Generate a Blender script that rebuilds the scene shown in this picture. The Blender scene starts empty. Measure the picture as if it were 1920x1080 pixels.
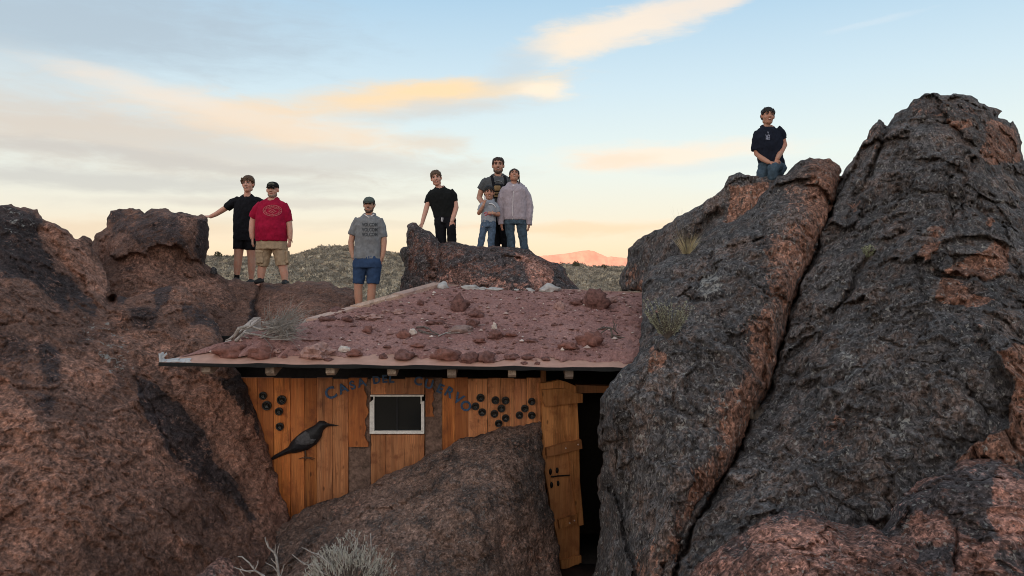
import bpy, bmesh, math, random
import numpy as np
from mathutils import Vector, Matrix
from mathutils.bvhtree import BVHTree

random.seed(7); np.random.seed(7)
rng = np.random.default_rng(11)
scene = bpy.context.scene
COL = scene.collection

# ------------------------------------------------------------------ camera
F = 1386.0                                   # focal length in pixels of the 1920 px photograph
PITCH = math.atan(35.0 / F)
CAM = np.array([0.0, 0.0, 3.4])
FW = np.array([0.0, math.cos(PITCH), -math.sin(PITCH)])
UP = np.array([0.0, math.sin(PITCH), math.cos(PITCH)])
RT = np.array([1.0, 0.0, 0.0])
cam_data = bpy.data.cameras.new("camera")
cam = bpy.data.objects.new("camera", cam_data)
COL.objects.link(cam)
cam.location = CAM
cam.rotation_euler = (math.pi / 2 - PITCH, 0, 0)
cam_data.sensor_width = 36.0
cam_data.lens = 36.0 * F / 1920.0
cam_data.clip_start = 0.05
cam_data.clip_end = 30000
scene.camera = cam

# ------------------------------------------------------------------ colour management, exposure
scene.view_settings.view_transform = 'Standard'
scene.view_settings.look = 'None'
scene.view_settings.exposure = 0.0
scene.view_settings.gamma = 1.0
scene.view_settings.use_curve_mapping = False
scene.cycles.filter_width = 1.0
scene.cycles.max_bounces = 6
scene.cycles.diffuse_bounces = 3

SUN_EL = math.radians(2.5)
SUN_AZ = math.radians(200.0)                 # compass bearing of the sun, from +Y clockwise: behind the camera

def srgb(r, g, b):
    f = lambda c: (c / 255 / 12.92) if c / 255 <= 0.04045 else ((c / 255 + 0.055) / 1.055) ** 2.4
    return (f(r), f(g), f(b), 1.0)

class NT:
    """small node-tree helper"""
    def __init__(s, tree): s.t = tree
    def n(s, typ, **kw):
        nd = s.t.nodes.new(typ)
        for k, v in kw.items(): setattr(nd, k, v)
        return nd
    def set(s, sock, v):
        if isinstance(v, bpy.types.NodeSocket): s.t.links.new(v, sock)
        elif v is not None: sock.default_value = v
    def m(s, op, a, b=None, c=None, clamp=False):
        nd = s.n('ShaderNodeMath', operation=op, use_clamp=clamp)
        for i, v in enumerate((a, b, c)): s.set(nd.inputs[i], v)
        return nd.outputs[0]
    def mr(s, v, a, b, c=0.0, d=1.0, smooth=True):
        nd = s.n('ShaderNodeMapRange', interpolation_type='SMOOTHSTEP' if smooth else 'LINEAR')
        for i, x in enumerate((v, a, b, c, d)): s.set(nd.inputs[i], x)
        return nd.outputs[0]
    def mix(s, f, a, b, blend='MIX'):
        nd = s.n('ShaderNodeMix', data_type='RGBA', blend_type=blend)
        s.set(nd.inputs[0], f); s.set(nd.inputs[6], a); s.set(nd.inputs[7], b)
        return nd.outputs[2]
    def noise(s, vec, scale, detail=4, rough=0.55, dist=0.0, out=0):
        nd = s.n('ShaderNodeTexNoise')
        s.set(nd.inputs['Vector'], vec); nd.inputs['Scale'].default_value = scale
        nd.inputs['Detail'].default_value = detail; nd.inputs['Roughness'].default_value = rough
        nd.inputs['Distortion'].default_value = dist
        return nd.outputs[out]
    def mapping(s, vec, loc=(0, 0, 0), rot=(0, 0, 0), sc=(1, 1, 1), typ='POINT'):
        nd = s.n('ShaderNodeMapping', vector_type=typ)
        s.set(nd.inputs[0], vec); nd.inputs[1].default_value = loc
        nd.inputs[2].default_value = rot; nd.inputs[3].default_value = sc
        return nd.outputs[0]
    def attr(s, name):
        nd = s.n('ShaderNodeAttribute', attribute_name=name)
        return nd.outputs['Fac']
    def ramp(s, v, stops):
        nd = s.n('ShaderNodeValToRGB'); e = nd.color_ramp.elements
        while len(e) < len(stops): e.new(0.5)
        for i, (p, c) in enumerate(stops): e[i].position = p; e[i].color = c
        s.set(nd.inputs[0], v)
        return nd.outputs[0]

# ------------------------------------------------------------------ sky
def build_world():
    w = bpy.data.worlds.new("World"); scene.world = w; w.use_nodes = True
    t = NT(w.node_tree); w.node_tree.nodes.clear()
    tc = t.n('ShaderNodeTexCoord').outputs['Generated']
    sep = t.n('ShaderNodeSeparateXYZ'); t.set(sep.inputs[0], tc)
    x, y, z = sep.outputs
    az = t.m('ARCTAN2', x, y)
    el = t.m('ARCSINE', z)
    U = t.m('MULTIPLY', az, 1000.0)          # milliradians
    V = t.m('MULTIPLY', el, 1000.0)
    cmb = t.n('ShaderNodeCombineXYZ'); t.set(cmb.inputs[0], U); t.set(cmb.inputs[1], V)
    uv = cmb.outputs[0]
    eln = t.m('DIVIDE', el, 1.5708)
    base = t.ramp(eln, [(0.0, srgb(244, 214, 184)), (0.016, srgb(243, 220, 195)), (0.045, srgb(231, 223, 210)),
                        (0.095, srgb(223, 231, 228)), (0.15, srgb(203, 222, 232)),
                        (0.235, srgb(163, 198, 224)), (0.42, srgb(166, 190, 210)), (1.0, srgb(170, 186, 200))])
    # soft warps
    w1 = t.noise(t.mapping(uv, sc=(0.006, 0.022, 1)), 1.0, 5, 0.6, out=1)
    w1 = t.n('ShaderNodeVectorMath', operation='SUBTRACT'); src = t.noise(t.mapping(uv, sc=(0.006, 0.022, 1)), 1.0, 5, 0.6, out=1)
    t.set(w1.inputs[0], src); w1.inputs[1].default_value = (0.5, 0.5, 0.5)
    w2 = t.n('ShaderNodeVectorMath', operation='MULTIPLY'); t.set(w2.inputs[0], w1.outputs[0]); w2.inputs[1].default_value = (110, 34, 0)
    w3 = t.n('ShaderNodeVectorMath', operation='ADD'); t.set(w3.inputs[0], uv); t.set(w3.inputs[1], w2.outputs[0])
    wuv = w3.outputs[0]
    detail = t.noise(t.mapping(uv, rot=(0, 0, -0.1), sc=(0.0125, 0.055, 1)), 1.0, 8, 0.66, 0.4)
    det2 = t.noise(t.mapping(uv, sc=(0.0045, 0.05, 1)), 1.0, 4, 0.5)
    def ae(u, v):
        a = math.atan((u - 960) / F)
        return a * 1000, math.atan((505 - v) / F * math.cos(a)) * 1000
    def blob(u, v, ru, rv, rot, lo=0.0, k=0.85, hard=0.85):
        cu, cv = ae(u, v)
        mp = t.mapping(wuv, loc=(cu, cv, 0), rot=(0, 0, math.radians(rot)), sc=(ru / 1.386, rv / 1.386, 1), typ='TEXTURE')
        ln = t.n('ShaderNodeVectorMath', operation='LENGTH'); t.set(ln.inputs[0], mp)
        f = t.m('SUBTRACT', 1.0, ln.outputs['Value'])
        f = t.m('ADD', f, t.m('MULTIPLY', t.m('SUBTRACT', detail, 0.5), k))
        return t.mr(f, lo, hard)
    col = base
    # thin grey-blue veil upper left and streaks low on the left
    for (u, v, ru, rv, rot, c, a) in [
        (150, 50, 520, 90, 3, (172, 184, 196), 0.75),
        (150, 190, 480, 70, -5, (206, 212, 214), 0.7),
        (250, 262, 640, 62, -3, (214, 200, 188), 0.95),
        (520, 235, 330, 40, -6, (246, 214, 182), 0.75),
        (300, 176, 230, 20, -9, (240, 224, 208), 0.6),
        (620, 300, 420, 26, -2, (208, 204, 200), 0.8),
        (820, 270, 90, 22, -5, (222, 206, 190), 0.75),
        (180, 335, 560, 22, 0, (200, 196, 194), 0.85),
        (560, 380, 420, 15, 1, (208, 200, 195), 0.8), (300, 300, 500, 18, -2, (198, 190, 186), 0.8),
        (150, 425, 420, 20, 0, (226, 204, 184), 0.7),
        (720, 425, 380, 10, 0, (222, 210, 196), 0.65),
        (760, 186, 360, 34, 5, (243, 212, 176), 0.9),
        (840, 172, 230, 22, 5, (251, 216, 166), 0.95),
        (1010, 170, 75, 18, -3, (252, 232, 206), 0.95),
        (830, 208, 240, 20, 5, (204, 206, 206), 0.7),
        (1085, 82, 130, 40, 8, (251, 228, 200), 1.0),
        (1200, 48, 230, 34, 14, (246, 228, 208), 1.0),
        (1330, 4, 160, 24, 12, (240, 224, 208), 0.9),
        (960, 130, 110, 34, 25, (196, 208, 216), 0.7),
        (1250, 290, 260, 27, 2, (246, 226, 206), 0.9),
        (1150, 302, 120, 14, 2, (246, 216, 192), 0.8),
        (1330, 312, 200, 14, 0, (214, 220, 222), 0.6),
        (1080, 430, 280, 18, 0, (244, 208, 182), 0.9),
        (1640, 42, 90, 7, 4, (206, 220, 230), 0.55),
        (1560, 330, 330, 30, 0, (222, 229, 230), 0.5),
    ]:
        msk = t.m('MULTIPLY', blob(u, v, ru * 1.12, rv * 1.25, rot), a)
        col = t.mix(msk, col, srgb(*c))
    # the same kind of high streaks everywhere else round the sky
    msk = t.m('MULTIPLY', t.mr(det2, 0.5, 0.75), t.m('MAXIMUM', t.mr(t.m('ABSOLUTE', az), 0.65, 1.0), t.mr(el, 0.42, 0.7)))
    col = t.mix(t.m('MULTIPLY', msk, 0.6), col, srgb(226, 214, 204))
    sky = t.n('ShaderNodeTexSky', sky_type='NISHITA', sun_disc=False)
    sky.sun_elevation = SUN_EL; sky.sun_rotation = SUN_AZ
    sky.altitude = 1400; sky.air_density = 1.0; sky.dust_density = 1.0
    skyc = t.mix(1.0, sky.outputs[0], (0.05, 0.05, 0.05, 1), 'MULTIPLY')
    col = t.mix(1.0, col, skyc, 'ADD')
    # the afterglow on the side of the sky where the sun is going down
    dt = t.m('ADD', t.m('MULTIPLY', x, math.sin(SUN_AZ)), t.m('MULTIPLY', y, math.cos(SUN_AZ)))
    glow = t.m('MULTIPLY', t.mr(dt, 0.0, 0.95), t.mr(el, 1.25, 0.15))
    col = t.mix(glow, col, t.mix(1.0, col, (1.15, 0.84, 0.62, 1), 'ADD'))
    bg = t.n('ShaderNodeBackground'); t.set(bg.inputs[0], col); bg.inputs[1].default_value = 1.0
    out = t.n('ShaderNodeOutputWorld'); t.set(out.inputs[0], bg.outputs[0])
build_world()

sun_data = bpy.data.lights.new("sun", 'SUN')
sun_data.energy = 5.0; sun_data.angle = math.radians(0.5); sun_data.color = (1.0, 0.46, 0.27)
sun = bpy.data.objects.new("sun", sun_data); COL.objects.link(sun)
_sd = Vector((math.sin(SUN_AZ) * math.cos(SUN_EL), math.cos(SUN_AZ) * math.cos(SUN_EL), math.sin(SUN_EL)))
sun.rotation_euler = _sd.to_track_quat('Z', 'Y').to_euler()
sun.location = (-20, -60, 40)

# ------------------------------------------------------------------ geometry helpers
def P(u, v, d):
    """photo pixel + distance along the view axis -> world"""
    u = np.asarray(u, float); v = np.asarray(v, float); d = np.asarray(d, float)
    a = (u - 960) / F * d; b = -(v - 540) / F * d
    return CAM + a[..., None] * RT + b[..., None] * UP + d[..., None] * FW
def ray(u, v):
    r = RT * (u - 960) / F - UP * (v - 540) / F + FW
    return r
def PY(u, v, y):
    """pixel on the upright plane at world y"""
    r = ray(u, v); return CAM + r * (y / r[1])

G12 = np.array([[1,1,0],[-1,1,0],[1,-1,0],[-1,-1,0],[1,0,1],[-1,0,1],[1,0,-1],[-1,0,-1],[0,1,1],[0,-1,1],[0,1,-1],[0,-1,-1],
                [1,1,0],[-1,1,0],[0,-1,1],[0,-1,-1]], float)
def ihash(i, j, k, seed=0):
    h = (i * 374761393 + j * 668265263 + k * 1440662683 + seed * 974634777) & 0xffffffff
    h = ((h ^ (h >> 13)) * 1274126177) & 0xffffffff
    h = ((h ^ (h >> 15)) * 668265263) & 0xffffffff
    return h ^ (h >> 16)
def perlin(p, seed=0):
    p = np.asarray(p, float); i = np.floor(p).astype(np.int64); f = p - i
    w = f * f * f * (f * (f * 6 - 15) + 10)
    r = 0
    for dx in (0, 1):
        for dy in (0, 1):
            for dz in (0, 1):
                g = G12[ihash(i[:, 0] + dx, i[:, 1] + dy, i[:, 2] + dz, seed) & 15]
                dt = g[:, 0] * (f[:, 0] - dx) + g[:, 1] * (f[:, 1] - dy) + g[:, 2] * (f[:, 2] - dz)
                r = r + dt * (w[:, 0] if dx else 1 - w[:, 0]) * (w[:, 1] if dy else 1 - w[:, 1]) * (w[:, 2] if dz else 1 - w[:, 2])
    return r
def fbm(p, octv=5, gain=0.5, lac=2.03, seed=0):
    a, r = 1.0, 0
    for o in range(octv):
        r = r + a * perlin(p, seed + o * 7); p = p * lac + 3.7; a *= gain
    return r
def ridged(p, octv=4, gain=0.5, seed=0):
    a, r = 1.0, 0
    for o in range(octv):
        r = r + a * (1 - np.abs(perlin(p, seed + o * 5)) * 2); p = p * 2.07 + 1.9; a *= gain
    return r - 1.0
def cells(p, seed=0):
    """nearest cell: F1, F2, cell random (3), offset from the cell centre"""
    i = np.floor(p).astype(np.int64); n = len(p)
    f1 = np.full(n, 9.0); f2 = np.full(n, 9.0); rid = np.zeros((n, 3)); off = np.zeros((n, 3))
    for dx in (-1, 0, 1):
        for dy in (-1, 0, 1):
            for dz in (-1, 0, 1):
                c = i + (dx, dy, dz)
                h = ihash(c[:, 0], c[:, 1], c[:, 2], seed)
                r3 = np.stack([(h & 1023) / 1023., ((h >> 10) & 1023) / 1023., ((h >> 20) & 1023) / 1023.], 1)
                dlt = p - (c + r3); d = np.sqrt((dlt ** 2).sum(1))
                near = d < f1
                f2 = np.where(near, f1, np.minimum(f2, d))
                f1 = np.where(near, d, f1)
                rid[near] = r3[near]; off[near] = dlt[near]
    return f1, f2, rid, off
def sstep(a, b, x):
    t = np.clip((x - a) / (b - a), 0, 1); return t * t * (3 - 2 * t)

def new_mesh(name, verts, faces, mats=(), smooth=True, attrs=None, midx=None):
    """faces: list of (n,k) int arrays or one list of tuples"""
    me = bpy.data.meshes.new(name)
    verts = np.ascontiguousarray(verts, dtype=np.float32).reshape(-1, 3)
    if isinstance(faces, list) and faces and isinstance(faces[0], np.ndarray):
        fl = [f for f in faces if len(f)]
        me.vertices.add(len(verts)); me.vertices.foreach_set('co', verts.ravel())
        nl = sum(f.size for f in fl); nf = sum(len(f) for f in fl)
        me.loops.add(nl); me.polygons.add(nf)
        me.loops.foreach_set('vertex_index', np.concatenate([f.ravel() for f in fl]).astype(np.int32))
        tot = np.concatenate([np.full(len(f), f.shape[1]) for f in fl]).astype(np.int32)
        st = np.concatenate([[0], np.cumsum(tot)[:-1]]).astype(np.int32)
        me.polygons.foreach_set('loop_start', st)
        me.update(calc_edges=True)
    else:
        me.from_pydata(verts.tolist(), [], [tuple(int(i) for i in f) for f in faces])
    me.validate()
    me.polygons.foreach_set('use_smooth', np.full(len(me.polygons), smooth, dtype=bool))
    for m in (mats if isinstance(mats, (list, tuple)) else [mats]): me.materials.append(m)
    if midx is not None and len(midx) == len(me.polygons):
        me.polygons.foreach_set('material_index', np.asarray(midx, np.int32))
    for k, a in (attrs or {}).items():
        at = me.attributes.new(k, 'FLOAT', 'POINT'); at.data.foreach_set('value', np.asarray(a, np.float32))
    me.update()
    return me

def link(name, me, parent=None, loc=(0, 0, 0)):
    o = bpy.data.objects.new(name, me); COL.objects.link(o)
    if parent is not None:
        o.parent = parent
    o.location = loc
    return o
def wpos(o):
    p = Vector((0, 0, 0))
    while o is not None: p = p + o.location; o = o.parent
    return np.array(p)
def tag(o, label=None, cat=None, group=None, kind=None):
    if label: o['label'] = label
    if cat: o['category'] = cat
    if group: o['group'] = group
    if kind: o['kind'] = kind
    return o
def mobj(name, verts, faces, mat, parent=None, origin=None, smooth=True, attrs=None, midx=None):
    verts = np.asarray(verts, float).reshape(-1, 3)
    if origin is None:
        lo, hi = verts.min(0), verts.max(0)
        origin = np.array([(lo[0] + hi[0]) / 2, (lo[1] + hi[1]) / 2, lo[2]])
    origin = np.asarray(origin, float)
    me = new_mesh(name, verts - origin, faces, mat, smooth, attrs, midx)
    base = wpos(parent) if parent is not None else 0
    return link(name, me, parent, origin - base)
def empty(name, loc, label=None, cat=None, group=None):
    o = bpy.data.objects.new(name, None); COL.objects.link(o); o.location = loc
    o.empty_display_size = 0.1
    return tag(o, label, cat, group)

class MB:
    """collects shapes into one mesh (world coordinates)"""
    def __init__(s): s.v = []; s.f = []; s.mi = []; s.n = 0
    def add(s, v, f, mi=0):
        v = np.asarray(v, float).reshape(-1, 3)
        s.v.append(v); s.f += [tuple(i + s.n for i in q) for q in f]; s.mi += [mi] * len(f); s.n += len(v)
    def verts(s): return np.concatenate(s.v)
    def obj(s, name, mat, parent=None, origin=None, smooth=True):
        return mobj(name, s.verts(), s.f, mat, parent, origin, smooth, midx=s.mi)
    def tube(s, pts, rad, seg=8, cap='round', mi=0, asp=None, ref=None):
        """asp: ratio of the second axis"""
        pts = [np.asarray(p, float) for p in pts]; rad = list(rad)
        n = len(pts)
        tan = [(pts[min(i + 1, n - 1)] - pts[max(i - 1, 0)]) for i in range(n)]
        tan = [t_ / (np.linalg.norm(t_) + 1e-9) for t_ in tan]
        rings = []
        def frame(t_, prev):
            a = prev - t_ * np.dot(prev, t_)
            if np.linalg.norm(a) < 1e-5:
                a = np.cross(t_, (0.3, 0.9, 0.2))
            a = a / np.linalg.norm(a); return a, np.cross(t_, a)
        prev = np.asarray(ref, float) if ref is not None else (np.array([1., 0, 0]) if abs(tan[0][0]) < 0.9 else np.array([0, 0, 1.]))
        P_, R_, T_ = list(pts), list(rad), list(tan)
        if cap == 'round':
            A = []; B = []
            for k in (0.95, 0.75, 0.4):
                h = math.sqrt(1 - k * k) if False else k
                rr = math.sqrt(max(0.02, 1 - k * k))
                A.append((pts[0] - tan[0] * rad[0] * k, rad[0] * rr, tan[0]))
                B.append((pts[-1] + tan[-1] * rad[-1] * k, rad[-1] * rr, tan[-1]))
            P_ = [a[0] for a in A] + pts + [b[0] for b in B[::-1]]
            R_ = [a[1] for a in A] + rad + [b[1] for b in B[::-1]]
            T_ = [a[2] for a in A] + tan + [b[2] for b in B[::-1]]
        vs = []
        for p, r, t_ in zip(P_, R_, T_):
            a, b = frame(t_, prev); prev = a
            ra, rb = (r, r * asp) if asp else (r, r)
            for k in range(seg):
                w = 2 * math.pi * k / seg
                vs.append(p + a * math.cos(w) * ra + b * math.sin(w) * rb)
        m = len(P_); fs = []
        for i in range(m - 1):
            for k in range(seg):
                k2 = (k + 1) % seg
                fs.append((i * seg + k, i * seg + k2, (i + 1) * seg + k2, (i + 1) * seg + k))
        fs.append(tuple(range(seg))[::-1]); fs.append(tuple((m - 1) * seg + k for k in range(seg)))
        s.add(vs, fs, mi)
    def rings(s, rings_, mi=0):
        """loft of rings (each the same number of points), capped"""
        seg = len(rings_[0]); vs = np.concatenate(rings_); m = len(rings_); fs = []
        for i in range(m - 1):
            for k in range(seg):
                k2 = (k + 1) % seg
                fs.append((i * seg + k, i * seg + k2, (i + 1) * seg + k2, (i + 1) * seg + k))
        fs.append(tuple(range(seg))[::-1]); fs.append(tuple((m - 1) * seg + k for k in range(seg)))
        s.add(vs, fs, mi)
    def ball(s, c, r, ax=None, seg=14, ring=9, mi=0):
        """ellipsoid; ax = 3x3 rows of axes"""
        r = np.broadcast_to(np.asarray(r, float), (3,)); ax = np.eye(3) if ax is None else np.asarray(ax, float)
        vs = [(0, 0, 1)]
        for i in range(1, ring):
            th = math.pi * i / ring
            for k in range(seg):
                ph = 2 * math.pi * k / seg
                vs.append((math.sin(th) * math.cos(ph), math.sin(th) * math.sin(ph), math.cos(th)))
        vs.append((0, 0, -1)); vs = np.array(vs) * r
        fs = [(0, 1 + k, 1 + (k + 1) % seg) for k in range(seg)]
        for i in range(ring - 2):
            for k in range(seg):
                a = 1 + i * seg + k; b = 1 + i * seg + (k + 1) % seg
                fs.append((a, a + seg, b + seg, b))
        l = len(vs) - 1; o = 1 + (ring - 2) * seg
        fs += [(o + k, l, o + (k + 1) % seg) for k in range(seg)]
        s.add(np.asarray(c, float) + vs @ ax, fs, mi)
    def box(s, c, sx, ax=None, mi=0, bev=0.0):
        c = np.asarray(c, float); ax = np.eye(3) if ax is None else np.asarray(ax, float); h = np.asarray(sx, float) / 2
        if bev <= 0:
            v = np.array([[x, y, z] for x in (-1, 1) for y in (-1, 1) for z in (-1, 1)], float) * h
            f = [(0, 1, 3, 2), (4, 6, 7, 5), (0, 4, 5, 1), (2, 3, 7, 6), (0, 2, 6, 4), (1, 5, 7, 3)]
            s.add(c + v @ ax, f, mi); return
        bm = bmesh.new(); bmesh.ops.create_cube(bm, size=1)
        for v in bm.verts: v.co = Vector((v.co.x * h[0] * 2, v.co.y * h[1] * 2, v.co.z * h[2] * 2))
        bmesh.ops.bevel(bm, geom=bm.edges[:], offset=bev, segments=1, affect='EDGES')
        bm.verts.index_update()
        s.add(c + np.array([v.co for v in bm.verts]) @ ax, [tuple(v.index for v in f.verts) for f in bm.faces], mi); bm.free()
    def prism(s, outline, vec, mi=0):
        """closed polygon (world points) pushed along vec"""
        a = np.asarray(outline, float); n = len(a); b = a + np.asarray(vec, float)
        f = [tuple(range(n)), tuple(range(2 * n - 1, n - 1, -1))]
        f += [(i, i + n, (i + 1) % n + n, (i + 1) % n) for i in range(n)]
        s.add(np.concatenate([a, b]), f, mi)

# ------------------------------------------------------------------ materials
def mat(name):
    m = bpy.data.materials.new(name); m.use_nodes = True
    t = NT(m.node_tree); b = m.node_tree.nodes['Principled BSDF']
    return m, t, b
def simple(name, col, rough=0.8, var=0.25, scale=30.0, bump=0.2, metallic=0.0, dist=0.004, spec=0.3):
    m, t, b = mat(name)
    co = t.n('ShaderNodeTexCoord').outputs['Object']
    nz = t.noise(co, scale, 5, 0.6)
    f = t.mr(nz, 0.3, 0.7, 1 - var, 1 + var, False)
    c = t.mix(1.0, (*col[:3], 1), f, 'MULTIPLY')
    t.set(b.inputs['Base Color'], c); b.inputs['Roughness'].default_value = rough; b.inputs['Metallic'].default_value = metallic
    b.inputs['Specular IOR Level'].default_value = spec
    if bump:
        bp = t.n('ShaderNodeBump'); bp.inputs['Strength'].default_value = bump; bp.inputs['Distance'].default_value = dist
        t.set(bp.inputs['Height'], nz); t.set(b.inputs['Normal'], bp.outputs[0])
    return m

def rock_mat(name, dark, mid, rust, grain=1.0, lich=(0.34, 0.32, 0.29), aniso=(1, 1, 1), rot=(0, 0, 0), speck=0.5, bstr=0.8, varn=0.0, gs=1.0, kw=1.0):
    """weathered lava: 'varnish' and 'rust' and 'lichen' point attributes place the crusts, noise breaks them up"""
    m, t, b = mat(name)
    geo = t.n('ShaderNodeNewGeometry')
    pos = geo.outputs['Position']
    ap = t.mapping(pos, rot=rot, sc=aniso)
    n1 = t.noise(ap, 3.2, 6, 0.62, 0.4)
    n2 = t.noise(ap, 22.0 * grain, 5, 0.62, 0.2)
    n3 = t.noise(pos, 52.0 * grain, 4, 0.72)
    va = t.attr('varnish'); ru = t.attr('rust'); li = t.attr('lichen')
    k = t.m('ADD', t.m('MULTIPLY', t.m('SUBTRACT', n1, 0.5), 1.9 * kw), t.m('MULTIPLY', t.m('SUBTRACT', n2, 0.5), 1.5 * kw))
    fv = t.mr(t.m('ADD', t.m('ADD', va, varn), k), 0.38, 0.64)
    fr = t.mr(t.m('ADD', ru, t.m('MULTIPLY', k, 1.0)), 0.38, 0.74)
    c = t.mix(fv, mid, dark)
    c = t.mix(fr, c, rust)
    # tone drift and grain
    n4 = t.noise(pos, 1.1, 4, 0.6)
    tone = t.mr(n4, 0.3, 0.7, 0.72, 1.28, False)
    c = t.mix(1.0, c, tone, 'MULTIPLY')
    gr = t.mr(n3, 0.28, 0.72, 1 - speck, 1 + speck, False)
    c = t.mix(1.0, c, gr, 'MULTIPLY')
    g2 = t.mr(n2, 0.32, 0.68, 0.52, 1.5, False)
    c = t.mix(1.0, c, g2, 'MULTIPLY')
    # angular grains and chips
    wv = t.n('ShaderNodeVectorMath', operation='ADD'); t.set(wv.inputs[0], ap)
    wn = t.n('ShaderNodeVectorMath', operation='SCALE'); t.set(wn.inputs[0], t.noise(ap, 30, 3, .6, out=1)); wn.inputs['Scale'].default_value = 0.05; t.set(wv.inputs[1], wn.outputs[0])
    for sc_, lo_, hi_ in ((58.0 * grain, 0.42, 1.62), (23.0 * grain, 0.70, 1.32)):
        vg = t.n('ShaderNodeTexVoronoi'); t.set(vg.inputs['Vector'], wv.outputs[0]); vg.inputs['Scale'].default_value = sc_
        sx = t.n('ShaderNodeSeparateColor'); t.set(sx.inputs[0], vg.outputs['Color'])
        c = t.mix(1.0, c, t.mr(sx.outputs[0], 0.0, 1.0, 1 - (1 - lo_) * gs, 1 + (hi_ - 1) * gs, False), 'MULTIPLY')
        if sc_ > 30: gcol = sx.outputs[1]; gdist = vg.outputs['Distance']
    c = t.mix(t.m('MULTIPLY', t.m('GREATER_THAN', gcol, 0.955), 0.55 * gs * gs), c, (*lich, 1))
    # crusty lichen spots
    lv = t.noise(ap, 13.0, 4, 0.7, 0.5)
    lm = t.mr(t.m('ADD', lv, t.m('MULTIPLY', li, 0.20)), 0.72, 0.78)
    c = t.mix(t.m('MULTIPLY', lm, 0.9), c, (*lich, 1))
    vo = t.n('ShaderNodeTexVoronoi'); t.set(vo.inputs['Vector'], pos); vo.inputs['Scale'].default_value = 36
    pit = t.n('ShaderNodeTexVoronoi'); t.set(pit.inputs['Vector'], ap); pit.inputs['Scale'].default_value = 17
    pm = t.mr(t.m('ADD', pit.outputs['Distance'], t.m('MULTIPLY', t.m('SUBTRACT', n2, .5), .9)), 0.12, 0.26)
    sp = t.m('MULTIPLY', t.m('LESS_THAN', vo.outputs['Distance'], 0.16), t.mr(t.m('ADD', lv, t.m('MULTIPLY', li, 0.12)), 0.56, 0.66))
    c = t.mix(t.m('MULTIPLY', sp, 0.8), c, (*lich, 1))
    t.set(b.inputs['Base Color'], c)
    b.inputs['Roughness'].default_value = 0.88; b.inputs['Specular IOR Level'].default_value = 0.25
    smo = t.mr(t.noise(pos, 1.7, 4, .65), .36, .62, .30, 1.25)
    h = t.m('ADD', t.m('ADD', t.m('MULTIPLY', n2, 1.0), t.m('MULTIPLY', n3, 0.40)), t.m('ADD', t.m('MULTIPLY', pm, 0.30), t.m('MULTIPLY', gcol, 0.22)))
    bp = t.n('ShaderNodeBump'); bp.inputs['Strength'].default_value = bstr; bp.inputs['Distance'].default_value = 0.055
    t.set(bp.inputs['Height'], t.m('MULTIPLY', h, smo)); t.set(b.inputs['Normal'], bp.outputs[0])
    return m

# ------------------------------------------------------------------ outline -> solid with its own depth and thickness
def seg_dist(pts, poly, closed=True, chunk=20000):
    """distance and nearest point to a polyline, and inside test"""
    a = np.asarray(poly, float); b = np.roll(a, -1, 0)
    if not closed: a, b = a[:-1], b[:-1]
    ab = b - a; l2 = (ab ** 2).sum(1) + 1e-9
    D = np.empty(len(pts)); NP_ = np.empty((len(pts), 2)); IN = np.zeros(len(pts), bool); S = np.zeros(len(pts))
    for s in range(0, len(pts), chunk):
        p = pts[s:s + chunk]; ap = p[:, None, :] - a[None]
        t = np.clip((ap * ab[None]).sum(2) / l2, 0, 1)
        q = a[None] + t[..., None] * ab[None]
        d2 = ((p[:, None] - q) ** 2).sum(2); k = d2.argmin(1); r = np.arange(len(p))
        D[s:s + chunk] = np.sqrt(d2[r, k]); NP_[s:s + chunk] = q[r, k]
        cr = ab[k, 0] * ap[r, k, 1] - ab[k, 1] * ap[r, k, 0]; S[s:s + chunk] = np.sign(cr)
        if closed:
            cond = ((a[None, :, 1] > p[:, None, 1]) != (b[None, :, 1] > p[:, None, 1]))
            xi = (b[:, 0] - a[:, 0]) * (p[:, None, 1] - a[:, 1]) / np.where(np.abs(b[:, 1] - a[:, 1]) < 1e-9, 1e-9, b[:, 1] - a[:, 1]) + a[:, 0]
            IN[s:s + chunk] = (cond & (p[:, None, 0] < xi)).sum(1) % 2 == 1
    return D, NP_, IN, S
def polymask(u, v, poly, soft):
    pts = np.stack([u, v], 1); out = np.zeros(len(u)); pl = np.asarray(poly, float)
    lo, hi = pl.min(0) - soft * 1.5, pl.max(0) + soft * 1.5
    sel = np.where((u > lo[0]) & (u < hi[0]) & (v > lo[1]) & (v < hi[1]))[0]
    if len(sel):
        d, _, i, _ = seg_dist(pts[sel], pl)
        out[sel] = sstep(-soft, soft, np.where(i, d, -d))
    return out
def tps(ctrl, u, v):
    c = np.asarray(ctrl, float); s = 400.0
    X = c[:, :2] / s; n = len(X)
    def k(r): return np.where(r < 1e-9, 0, r * r * np.log(r + 1e-12))
    K = k(np.sqrt(((X[:, None] - X[None]) ** 2).sum(2))) + np.eye(n) * 0.02
    Pm = np.concatenate([np.ones((n, 1)), X], 1)
    A = np.block([[K, Pm], [Pm.T, np.zeros((3, 3))]])
    w = np.linalg.solve(A, np.concatenate([c[:, 2], np.zeros(3)]))
    Y = np.stack([u, v], 1) / s; out = np.empty(len(u))
    for i in range(0, len(u), 40000):
        y = Y[i:i + 40000]
        out[i:i + 40000] = k(np.sqrt(((y[:, None] - X[None]) ** 2).sum(2))) @ w[:n] + w[n] + y @ w[n + 1:]
    return out
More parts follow.
